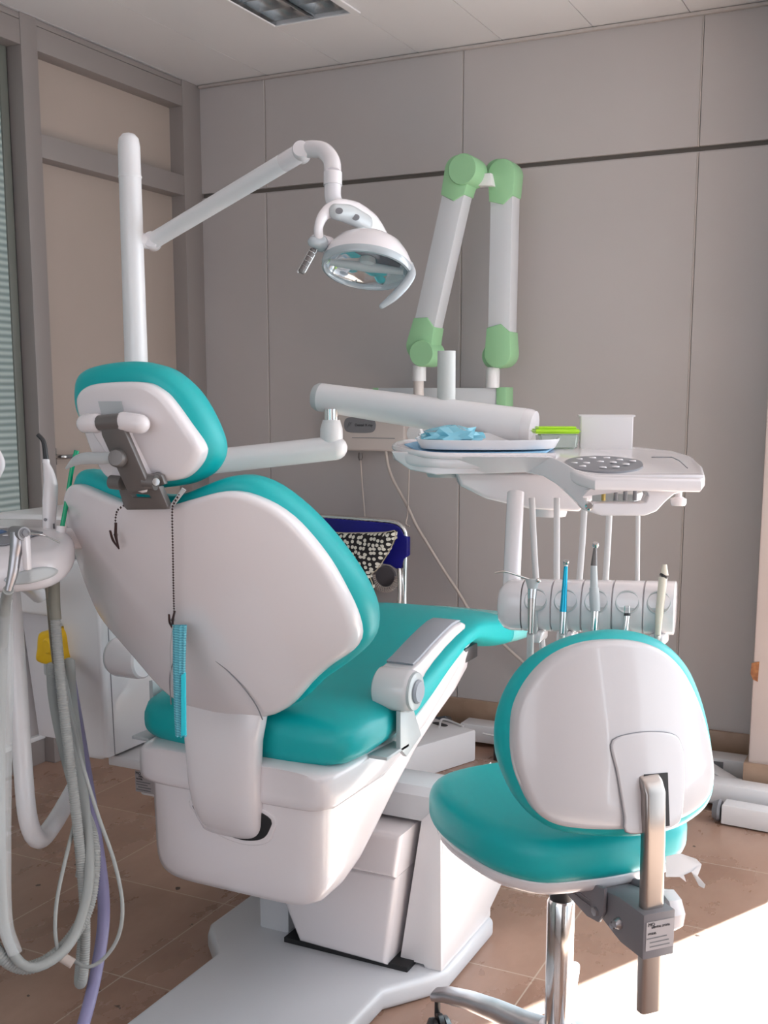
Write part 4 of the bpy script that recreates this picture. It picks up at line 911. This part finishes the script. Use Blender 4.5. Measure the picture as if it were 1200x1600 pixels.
fs.append(tuple(range(n_))); fs.append(tuple(4 * n_ + k for k in range(n_)))
make('tray_dish', vs, fs, M['white2'], tr_)
def crumple(name, label, cat, c, sx, sy, sz, m, seed, amp=.35, rot=0):
    rnd = random.Random(seed); bm = bmesh.new(); bmesh.ops.create_icosphere(bm, subdivisions=3, radius=1)
    from mathutils import noise
    for v in bm.verts:
        k = 1 + amp * noise.noise(v.co * 2.3 + V((seed, 0, 0))) + amp * .5 * noise.noise(v.co * 6 + V((0, seed, 0)))
        p = v.co * k; p = V((p.x * sx, p.y * sy, max(-.25, p.z) * sz)); v.co = V((p.x * math.cos(rot) - p.y * math.sin(rot), p.x * math.sin(rot) + p.y * math.cos(rot), p.z)) + c
    o = frombm(name, bm, m, None, sharp=18); tag(o, label, cat); return o
crumple('sealed_pouch', 'crumpled transparent blue pouch lying in the white tray', 'pouch', at(706, 697, d=2.26) + V((0, 0, .016)), .062, .045, .024, M['bluefilm'], 3, .5, YAW)
# green lidded box
gb = thing('storage_box', 'small clear box with a lime green lid behind the keypad', 'box', at(869, 708, d=2.3))
def cbox(name, c, sx, sy, z0, z1, m, parent, bev=.004, yaw=YAW, t0_=1.0):
    e1_ = V((math.cos(yaw), math.sin(yaw), 0)); e2_ = V((-math.sin(yaw), math.cos(yaw), 0)); b = V((c.x, c.y, 0))
    bm = bmesh.new(); r = bmesh.ops.create_cube(bm, size=1)
    for v in bm.verts:
        k = t0_ if v.co.z < 0 else 1; v.co = b + e1_ * (v.co.x * sx * k) + e2_ * (v.co.y * sy * k) + V((0, 0, z0 if v.co.z < 0 else z1))
    bmesh.ops.bevel(bm, geom=bm.edges[:], offset=bev, segments=3, affect='EDGES'); return frombm(name, bm, m, parent)
gz = at(869, 703, d=2.3).z
cbox('clear_body', at(870, 690, d=2.3), .084, .06, gz, gz + .036, mat('clear_green_tinted', (.80, .88, .82), .15, trans=.6), gb, .006, t0_=.9)
cbox('lid', at(868, 670, d=2.3), .096, .068, gz + .034, gz + .043, M['lime'], gb, .004)
cbox('lid_top', at(868, 666, d=2.3), .080, .054, gz + .043, gz + .048, M['lime'], gb, .002)
cbx = thing('card_box', 'plain white square box standing open on the back of the table', 'box', at(947, 700, d=2.34))
cz = at(947, 706, d=2.34).z; cy_ = at(947, 648, d=2.34).z
cbox('box_body', at(946, 690, d=2.34), .108, .05, cz, cy_ - .002, M['paper'], cbx, .002, yaw=YAW - .12)
cbox('box_lid', at(947, 650, d=2.34), .116, .056, cy_ - .004, cy_, M['paper'], cbx, .001, yaw=YAW - .12)

# ================================================================== X-RAY UNIT
YX = 3.66
xr = thing('dental_xray_arm', 'white and pale green folding X-ray arm mounted near the back wall', 'x-ray unit', at(690, 620, y=YX))
def xp(px, py, o=0): return at(px, py, y=YX + o)
th_ = .075
prism('cross_bar', [xp(590, 606), xp(776, 606), xp(776, 634), xp(590, 634)], (0, .07, 0), M['bgrey'], xr, bev=.003)
prism('bar_cap', [xp(775, 605, -.004), xp(790, 605, -.004), xp(790, 635, -.004), xp(775, 635, -.004)], (0, .078, 0), M['green'], xr, bev=.003)
prism('bar_cap', [xp(582, 606, -.002), xp(591, 606, -.002), xp(591, 634, -.002), xp(582, 634, -.002)], (0, .078, 0), M['green'], xr, bev=.003)
box('wall_mount', (xp(610, 620).x, 3.73, 1.255), (xp(760, 620).x, 3.86, 1.305), M['bgrey'], xr)
def xarm(top, bot, ht_, hb_, w, off, thick, cap_t, cap_b, bend):
    T, B = xp(*top, off), xp(*bot, off); ax = (T - B).normalized(); sd = V((ax.z, 0, -ax.x))
    if sd.x < 0: sd = -sd
    prism('arm_beam', [B + ax * .02 - sd * w, T - ax * .02 - sd * w, T - ax * .02 + sd * w, B + ax * .02 + sd * w], (0, thick, 0), M['bgrey'], xr, bev=.006)
    for C, dr, nm in ((T, -1, 'joint_cover'), (B, 1, 'joint_cover')):
        R_ = w * 1.22; ctr = C + sd * (w * .12 * bend); pts_ = []
        for k in range(19):
            a = math.pi * k / 18; pts_.append(ctr + sd * (math.cos(a) * R_) - ax * (dr * math.sin(a) * R_))
        pts_ += [C - sd * (w * 1.06) + ax * dr * .085, C + sd * (w * 0.2) + ax * dr * .098, C + sd * (w * 1.06) + ax * dr * (.07)]
        prism(nm, [p - V((0, .006, 0)) for p in pts_], (0, thick + .012, 0), M['green'], xr, bev=.006)
    return T, B
T1, B1_ = xarm((716, 266), (655, 540), 0, 0, .040, -.12, .075, 0, 0, 0)
T2, B2_ = xarm((784, 272), (778, 552), 0, 0, .040, -.03, .075, 0, 0, 0)
def disc(px, py, off, r, th2): 
    q = xp(px, py, off); lathe('joint_disc', [(0, 0), (r * .95, 0), (r, .004), (r, th2)], q, (0, 1, 0), M['green'], xr, seg=36)
disc(722, 264, -.135, .050, .10); disc(658, 552, -.135, .045, .10); disc(776, 270, .035, .046, .05); disc(771, 556, .025, .044, .05)
prism('top_link', [xp(736, 272, -.06), xp(766, 270, -.06), xp(770, 290, -.06), xp(736, 290, -.06)], (0, .06, 0), M['white2'], xr, bev=.003)
q = xp(770, 590, 0); lathe('swivel', [(.024, -.035), (.024, .028), (.020, .035)], q, (0, 0, 1), M['white2'], xr, seg=24)
q = xp(655, 584, -.085); lathe('swivel', [(.024, -.025), (.024, .028), (.018, .03)], q, (0, 0, 1), M['white2'], xr, seg=24)
q = xp(654, 640, -.085); lathe('swivel_stem', [(.018, -.11), (.018, .12)], q, (0, 0, 1), M['cream'], xr, seg=24)
hq = xp(676, 690, -.16)
tube('xray_head', [hq + V((-.04, .03, .04)), hq + V((.02, 0, -.02)), hq + V((.06, -.03, -.06))], [.055, .060, .055], M['white2'], xr, n=14, seg=28, round_cap=True)
lathe('angle_dial', [(.030, 0), (.031, .01), (.028, .014), (0, .015)], xp(650, 678, -.20), (-.1, -1, 0), M['white2'], xr, seg=30)
# control box on the wall
cb = thing('xray_control_box', 'pale pink wall box with a grey oval badge reading Dental X-ray', 'control box', (-1.95, 3.82, 1.07))
a, b = at(514, 648, y=3.79), at(632, 706, y=3.79)
xc_ = (a.x + b.x) / 2
box('case', (a.x, 3.79, b.z), (b.x, 3.862, b.z + .17), M['cream'], cb, bev=.008, seg=3)
box('case_groove', (a.x + .10, 3.7892, b.z + .048), (b.x - .04, 3.792, b.z + .0505), M['grey'], cb, bev=0)
bc = at(562, 664, y=3.788)
bo = lambda a_, b_, c_: V((bc.x + a_, 3.788 + c_, bc.z + b_))
pad('badge', [(-.068, 0), (-.060, .022), (-.035, .029), (.035, .029), (.060, .022), (.068, 0), (.060, -.022), (.035, -.029), (-.035, -.029), (-.060, -.022)], bo, -.001, .003, .0008, M['grey'], cb, n=60)
text('badge_text', 'Dental X-ray', .0145, (bc.x - .020, 3.7862, bc.z - .005), (1, 0, 0), (0, 0, 1), M['ink'], cb)
tube('badge_logo', [(bc.x - .052, 3.786, bc.z - .010), (bc.x - .044, 3.786, bc.z + .010), (bc.x - .036, 3.786, bc.z + .002), (bc.x - .048, 3.786, bc.z - .004), (bc.x - .032, 3.786, bc.z + .010)], .0009, M['inkgrey'], cb, seg=6)
lathe('cable_gland', [(.007, 0), (.010, -.018), (.006, -.03)], at(563, 707, y=3.82), (0, 0, 1), M['mgrey'], cb, seg=14)
tag(tube('power_cable', [at(563, 716, y=3.83), at(566, 760, y=3.835), at(570, 812, y=3.84), at(570, 860, y=3.84)], .0032, M['cable'], None, seg=8), 'thin beige cable dropping straight from the wall control box', 'cable')
tag(tube('power_cable', [at(602, 700, y=3.80), at(610, 740, y=3.80), at(636, 790, y=3.80), at(650, 820, y=3.81), at(668, 850, y=3.81), at(694, 892, y=3.82), at(716, 925, y=3.82), at(742, 965, y=3.82), at(790, 1010, y=3.82), at(822, 1040, y=3.82), at(850, 1075, y=3.82)], .0058, M['cable'], None, n=80, seg=10), 'thick beige cable slanting down across the back wall', 'cable')
tag(tube('power_cable', [at(640, 700, y=3.72), at(639, 740, y=3.75), at(637, 800, y=3.80), at(634, 818, y=3.80), at(640, 822, y=3.80)], .0030, M['cable'], None, seg=8), 'thin beige cable hanging beside the blue chair top corner', 'cable')
# coiled cord and round thing behind cushion
ck = thing('coiled_cord', 'round dark grey pad with a coiled cord hanging on the wall below the blue backrest', 'cord', at(604, 900, y=3.85))
lathe('round_pad', [(0, -.012), (.036, -.010), (.040, -.004), (.040, .012), (0, .014)], at(604, 900, y=3.848), (0, -1, 0), mat('dark_slate', (.13, .12, .13), .6), ck, seg=30)
pts = []
for k in range(340):
    t = k / 339; a = math.pi * (1.02 + .96 * t); cc = at(603, 897, y=3.83) + V((math.cos(a) * .054, 0, math.sin(a) * .060)); ph = t * 2 * math.pi * 20
    pts.append(cc + V((math.cos(a) * math.cos(ph) * .010, math.sin(ph) * .010 - .01, math.sin(a) * math.cos(ph) * .010)))
tube('coil', pts, .0022, M['cable'], ck, spline=False, seg=5)

# ================================================================== BLUE FOLDING CHAIR
bc_ = thing('folding_chair', 'folding chair with a navy blue backrest and chrome tube frame at the back wall', 'chair', (-1.9, 3.4, 0))
YC = 3.62
fp = lambda px, py, o=0: at(px, py, y=YC + o)
tube('frame_tube', [fp(634, 1060, -.16), fp(632, 960, -.03), fp(633, 880), fp(634, 838), fp(628, 823), fp(614, 816), fp(560, 811), fp(505, 807), fp(440, 803), fp(420, 812), fp(414, 835), fp(416, 900), fp(420, 1050, -.16)], .0105, M['chrome'], bc_, n=120, seg=14)
br = [fp(508, 809, -.012), fp(612, 818, -.012), fp(624, 824, -.012), fp(631, 835, -.012), fp(637, 840, -.012), fp(637, 868, -.012), fp(631, 874, -.012), fp(625, 890, -.012), fp(618, 889, -.012), fp(609, 883, -.012), fp(597, 881, -.012), fp(500, 878, -.012), fp(430, 872, -.012), fp(415, 860, -.012), fp(418, 808, -.012)]
prism('backrest', br, (0, .026, 0), M['navy'], bc_, bev=.006, seg=3)
tube('front_leg', [fp(624, 885, .0), fp(625, 920, -.03), fp(624, 945, -.06), fp(618, 980, -.12), fp(600, 1060, -.25)], .0095, M['chrome'], bc_, n=30)
tube('front_leg', [fp(428, 885, .0), fp(430, 930, -.04), fp(430, 980, -.12), fp(420, 1060, -.25)], .0095, M['chrome'], bc_, n=30)
sx0, sx1 = fp(430, 950).x, fp(620, 950).x
bm = bmesh.new(); add_box(bm, (sx0, 3.22, .395), (sx1, 3.56, .435), .015, 3); frombm('seat', bm, M['navy'], bc_)
for x in (sx0 + .01, sx1 - .01):
    tube('rear_leg', [V((x, 3.30, .395)), V((x, 3.70, .01))], .0095, M['chrome'], bc_, spline=False)
    tube('front_leg', [V((x, 3.50, .395)), V((x, 3.18, .01))], .0095, M['chrome'], bc_, spline=False)
cu_ = thing('cushion', 'black cushion with white pebble dots leaning on the blue backrest', 'cushion', at(570, 960, y=3.5))
cp = [at(*p, y=3.54) for p in [(500, 833), (545, 833), (600, 832), (617, 829), (619, 834), (614, 850), (603, 870), (590, 889), (579, 899), (583, 912), (583, 925), (580, 945), (572, 968), (545, 975), (480, 975), (440, 940), (445, 850)]]
cen = V((sum(p.x for p in cp) / len(cp), 3.54, sum(p.z for p in cp) / len(cp)))
pad('cushion_cover', [(p.x - cen.x, p.z - cen.z) for p in cp], lambda a_, b_, c_: V((cen.x + a_, 3.54 + c_, cen.z + b_)), -.035, .035, .030, M['dots'], cu_, n=100, crown0=.02, crown1=.02)
rim = cr([(p.x - cen.x, 0, p.z - cen.z) for p in cp], 120, True)
rim.append(rim[0].copy())
tube('piping', [V((cen.x + p.x * 1.004, 3.535, cen.z + p.z * 1.004)) for p in rim], .0022, mat('cream_piping', (.55, .48, .36), .7), cu_, spline=False, seg=6)

# ================================================================== WHITE FLOOR BOXES AND X-RAY STAND RAILS
fb_ = thing('floor_box', 'long white metal floor box behind the chair base', 'floor box', (-1.5, 3.4, 0))
tz = .115
A_ = at(742, 1189, z=0); B_ = at(640, 1222, z=0); dr = (A_ - B_).normalized(); B2 = A_ - dr * .75; nb = V((-dr.y, dr.x, 0)); W_ = .22
prism('box_case', [B2, A_, A_ + nb * W_, B2 + nb * W_], (0, 0, at(742, 1140, y=A_.y).z), M['white2'], fb_, bev=.006)
rz = at(742, 1140, y=A_.y).z
tube('box_cable', [A_ + nb * .10 - dr * .08 + V((0, 0, rz + .004)), A_ + nb * .14 - dr * .02 + V((0, 0, rz + .012)), A_ + nb * .05 - dr * .01 + V((0, 0, rz + .004))], .004, M['tube_white'], fb_, seg=8)
pad('cable_hole', [(-.03, -.012), (.03, -.012), (.03, .012), (-.03, .012)], lambda a_, b_, c_: A_ + nb * (.13 + a_ * .9) - dr * (.045 + b_) + V((0, 0, rz + c_)), 0, .001, .0003, M['dark'], fb_, n=24)
tag(crumple('plastic_bag', 'crumpled dark grey plastic bag behind the white floor box', 'plastic bag', V((-1.62, 3.74, .03)), .09, .06, .055, mat('dark_bag_film', (.10, .11, .12), .15, coat=.6), 8, .5), 'crumpled dark grey plastic bag behind the white floor box', 'plastic bag')
rl_ = thing('stand_base', 'low white rail base with dark end cap lying along the back wall', 'stand base', (-.9, 3.65, 0))
ra = at(795, 1146, z=.055)
def rail(name, pA, pB, w_, z0, z1, m=M['white2']):
    a, b = V(pA), V(pB); d = (b - a).normalized(); n2 = V((-d.y, d.x, 0)) * w_
    return prism(name, [V((p.x, p.y, z0)) for p in (a, b, b + n2, a + n2)], (0, 0, z1 - z0), m, rl_, bev=.004)
rail('rail', (-1.52, 3.715, 0), (-.20, 3.715, 0), .085, .02, .085)
rail('rail', (-1.32, 3.60, 0), (-.62, 3.60, 0), .065, .005, .068)
rail('rail', (-.62, 3.44, 0), (.02, 3.40, 0), .075, .03, .095)
rail('rail', (-.51, 3.335, 0), (.02, 3.30, 0), .06, .004, .066)
rail('rail', (-.70, 3.74, 0), (-.52, 3.52, 0), .05, .03, .075)
rail('rail_joint', (-.72, 3.50, 0), (-.50, 3.47, 0), .12, .01, .07)
cpn = V((-.515, 3.366, .035)); lathe('end_cap', [(.030, 0), (.033, -.008), (.026, -.024), (0, -.030)], cpn, (1, -.04, 0), M['grey'], rl_, seg=20)
box('end_block', (-1.345, 3.60, .0), (-1.32, 3.665, .055), M['black'], rl_, bev=.003)
box('rail_plate', (-.70, 3.712, .035), (-.57, 3.716, .075), M['grey'], rl_, bev=0)
tag(tube('power_cable', [V((-1.38, 3.585, .10)), V((-1.28, 3.61, .085)), V((-1.15, 3.63, .085)), V((-1.0, 3.63, .075)), V((-.85, 3.63, .072))], .004, M['tube_white'], None, seg=8), 'white cable lying over the low rails by the floor box', 'cable')

# ================================================================== STOOL
SY = math.radians(48); SO = V((-.565, 1.88, 0))
SN = V((math.sin(SY), -math.cos(SY), 0)); ST = V((math.cos(SY), math.sin(SY), 0))   # SN points to the stool's rear
def sl_(f, l, z): return SO - SN * f + ST * l + V((0, 0, z))
stl = thing('dental_stool', 'teal and white swivel stool with steel back bar on a five arm base', 'stool', (-.565, 1.88, 0))
lathe('gas_column', [(.0255, .10), (.0255, .362), (.022, .368)], SO, (0, 0, 1), M['chrome'], stl, seg=36)
lathe('column_top', [(.020, .365), (.022, .372), (.016, .392), (.016, .456)], SO, (0, 0, 1), M['black'], stl, seg=24)
lathe('hub', [(.028, .065), (.045, .072), (.047, .100), (.034, .118), (.027, .122)], SO, (0, 0, 1), M['alu'], stl, seg=32)
la = math.radians(173)
for k in range(5):
    a = la + k * 2 * math.pi / 5; dv = V((math.cos(a), math.sin(a), 0)); sv = V((-dv.y, dv.x, 0))
    secs = []
    for r_, z, w_, h_ in [(.02, .092, .030, .024), (.07, .095, .024, .022), (.13, .103, .021, .019), (.19, .106, .019, .016), (.24, .102, .018, .014), (.268, .094, .016, .012), (.275, .09, .008, .006)]:
        secs.append([SO + dv * r_ + sv * x + V((0, 0, z + q)) for x, q in sup(0, 0, w_, h_, 3, 24)])
    loft('base_leg', secs, M['alu'], stl)
    cpos = SO + dv * .262
    ca_ = a + .9; wx = V((math.cos(ca_), math.sin(ca_), 0)); 
    tube('caster_stem', [cpos + V((0, 0, .09)), cpos + V((0, 0, .05))], .006, M['black'], stl, spline=False, seg=10)
    wo_ = cpos + V((-wx.y, wx.x, 0)) * .014
    for s_ in (-1, 1):
        lathe('caster_wheel', [(0, -.008), (.020, -.008), (.026, -.004), (.026, .004), (.020, .008), (0, .008)], wo_ + wx * (.013 * s_) + V((0, 0, .027)), wx, M['black'] if k in (0, 1, 2) else mat('beige_caster', (.50, .40, .35), .5), stl, seg=28)
    tube('caster_hood', [wo_ + wx * -.005 + V((0, 0, .045)), wo_ + wx * .005 + V((0, 0, .045))], .016, M['black'], stl, spline=False, seg=20)
MS = lambda a_, b_, c_: sl_(a_, b_, c_)
so_ = [(.24, 0), (.232, .09), (.195, .165), (.11, .20), (.0, .205), (-.10, .19), (-.165, .14), (-.185, .06), (-.19, 0), (-.185, -.06), (-.165, -.14), (-.10, -.19), (.0, -.21), (.11, -.21), (.195, -.175), (.232, -.10)]
pad('seat_cushion', so_, MS, .480, .566, .032, M['teal'], stl, n=80, r1=.036, crown1=.006)
pad('seat_pan', [(a_ * .93, b_ * .95) for a_, b_ in so_], MS, .455, .487, .028, M['white'], stl, n=80, r1=.004)
# backrest
KS = 1.35
def FSb(l, z): return -.238 + (z - .75) * .16 + KS * l * l      # forward coordinate of the rear surface
MBs = lambda a_, b_, c_: sl_(FSb(a_, b_) + c_, a_, b_)
def trs(pts, off=0):
    out = []
    for px, py in pts:
        def fn(p):
            q = p - SO; l = q.dot(ST); f = -q.dot(SN); return f - FSb(l, p.z) - off
        q = hit(px, py, fn, .9, 1.9); dq = q - SO; out.append((dq.dot(ST), q.z))
    return out
bs = trs([(806, 1150), (812, 1105), (835, 1062), (870, 1028), (915, 1008), (965, 1002), (1010, 1006), (1045, 1022), (1075, 1055), (1100, 1110), (1115, 1170), (1119, 1215), (1108, 1250), (1080, 1275), (1040, 1290), (990, 1298), (920, 1298), (870, 1290), (840, 1268), (818, 1225), (808, 1190)])
bt = trs([(788, 1175), (792, 1120), (815, 1068), (850, 1030), (900, 1003), (960, 990), (1010, 993), (1050, 1010), (1082, 1045), (1104, 1100), (1118, 1165), (1122, 1225), (1110, 1262), (1080, 1290), (1035, 1308), (980, 1313), (900, 1308), (855, 1292), (822, 1260), (800, 1218)], .018)
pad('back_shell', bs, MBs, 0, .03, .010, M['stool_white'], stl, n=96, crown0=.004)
pad('back_cushion', bt, MBs, .014, .075, .026, M['teal'], stl, n=96)
ps = trs([(953, 1164), (968, 1150), (1010, 1143), (1048, 1146), (1062, 1160), (1068, 1200), (1064, 1270), (1052, 1290), (1020, 1298), (978, 1300), (974, 1275), (969, 1245), (962, 1205)], -.003)
ips = cr([(x, y, 0) for x, y in ps], 60, True)
tube('cover_seam', [MBs(p.x, p.y, -.0045) for p in ips] + [MBs(ips[0].x, ips[0].y, -.0045)], .0011, M['grey'], stl, spline=False, seg=6)
pad('bar_cover', ps, MBs, -.008, .0, .003, M['stool_white'], stl, n=60)
def bpnt(px, py, off=-.0085):
    a_ = trs([(px, py)], off)[0]; return MBs(a_[0], a_[1], off)
prism('bar_slot', [bpnt(1006, 1210), bpnt(1043, 1207), bpnt(1046, 1290), bpnt(1008, 1296)], (-SN.x * -.001, -SN.y * -.001, 0), M['dark'], stl, bev=0)
# steel bar
bx0, bx1 = -.0235, .0235
def barsec(f, z, w_=.0190, t_=.0105): return [sl_(f + q, x, z) for x, q in sup(0, 0, w_, t_, 4.5, 28)]
loft('back_bar', [barsec(-.243, .690), barsec(-.258, .681), barsec(-.268, .664), barsec(-.272, .60), barsec(-.274, .50), barsec(-.276, .40), barsec(-.278, .298)], M['steel'], stl, sharp=60)
# bracket
def sbox(name, f0, f1, l0, l1, z0, z1, m, bev=.003, par=stl):
    bm = bmesh.new(); bmesh.ops.create_cube(bm, size=1)
    for v in bm.verts: v.co = sl_((f0 + f1) / 2 + v.co.x * (f1 - f0), (l0 + l1) / 2 + v.co.y * (l1 - l0), (z0 + z1) / 2 + v.co.z * (z1 - z0))
    bmesh.ops.bevel(bm, geom=bm.edges[:], offset=bev, segments=2, affect='EDGES'); return frombm(name, bm, m, par)
prof = [(-.298, .475), (-.225, .475), (-.170, .465), (-.165, .435), (-.175, .417), (-.235, .400), (-.298, .400)]
prism('clamp_block', [sl_(f, -.030, z) for f, z in prof], ST * .060, M['bracket'], stl, bev=.003)
prof = [(-.20, .472), (-.14, .458), (-.04, .432), (.02, .430), (.02, .415), (-.08, .412), (-.15, .400), (-.185, .405), (-.20, .43)]
prism('support_bracket', [sl_(f, -.040, z + .008) for f, z in prof], ST * .006, M['bracket'], stl, bev=.0015)
prism('support_bracket', [sl_(f, .034, z + .008) for f, z in prof], ST * .006, M['bracket'], stl, bev=.0015)
sbox('support_plate', -.16, .10, -.040, .040, .432, .440, M['bracket'], .0015)
for f_, z_ in ((-.178, .430),): lathe('bracket_bolt', [(.008, 0), (.008, .005), (0, .006)], sl_(f_, -.040, z_), -ST, M['alu'], stl, seg=6)
lathe('clamp_screw', [(.010, 0), (.010, .004), (.006, .010), (0, .011)], sl_(-.232, -.030, .432), -ST, M['alu'], stl, seg=20)
lathe('clamp_screw', [(.006, 0), (.006, .004), (0, .005)], sl_(-.215, -.030, .420), -ST, M['alu'], stl, seg=16)
pts8 = [(.034 if k % 2 else .031, 0) for k in range(1)]
lathe('clamp_knob', [(.012, 0), (.014, .006), (.034, .008), (.036, .014), (.034, .032), (.024, .038), (0, .040)], sl_(-.235, .040, .440), ST, M['white'], stl, seg=9, sharp=25)
lt = prism('label_sticker', [sl_(-.2985, -.025, .462), sl_(-.2985, .027, .462), sl_(-.2985, .027, .414), sl_(-.2985, -.025, .414)], SN * .0006, M['sticker'], stl, bev=0)
for i, (s_, l_) in enumerate((('MQ', -.024), ('     DENTAL STOOL', -.024), ('MODEL', -.024), ('', -.024), ('', -.018), ('', -.018))):
    if not s_:
        z_ = .455 - i * .0072; l2 = l_ + .036 + .002 * (i % 2)
        prism('print_line', [sl_(-.2992, l_, z_), sl_(-.2992, l2, z_), sl_(-.2992, l2, z_ + .002), sl_(-.2992, l_, z_ + .002)], SN * .0003, M['inkgrey'], lt, bev=0)
    else: text('label_text', s_, .0078 if i == 0 else .0048, sl_(-.2995, l_ + .002, .455 - i * .0072 + (.003 if i == 1 else 0)), ST, (0, 0, 1), M['ink'], lt)
# torn film hanging off the seat
tf = [sl_(-.12, .17, .452), sl_(-.08, .21, .452), sl_(-.02, .245, .448)]
pq = [(1040, 1338, .0), (1062, 1333, .0), (1088, 1342, 0), (1096, 1350, 0), (1094, 1358, 0), (1090, 1368, 0), (1096, 1380, 0), (1102, 1382, 0), (1100, 1388, 0), (1092, 1384, 0), (1086, 1370, 0), (1080, 1362, 0), (1068, 1366, 0), (1072, 1378, 0), (1062, 1370, 0), (1040, 1370, 0)]
vs = [at(px, py, d=1.86 + .01 * math.sin(px * .3)) for px, py, _ in pq]
tag(prism('torn_film', vs, -FW * .0012, M['white2'], None, bev=0), 'torn scrap of white plastic film hanging off the stool seat edge', 'plastic scrap')

# things of the same kind carry one group each
for o in list(COL.objects):
    if o.parent is None and 'category' in o:
        n = o.name.split('.')[0]
        g = {'supply_hose': 'white supply hoses under the instrument table', 'dental_handpiece': 'handpieces in the holder bar', 'bead_chain': 'bead chains on the chair back',
             'hose': 'hoses hanging from the water unit', 'power_cable': 'cables at the back wall', 'air_water_syringe': 'three way syringes'}.get(n)
        if g: o['group'] = g
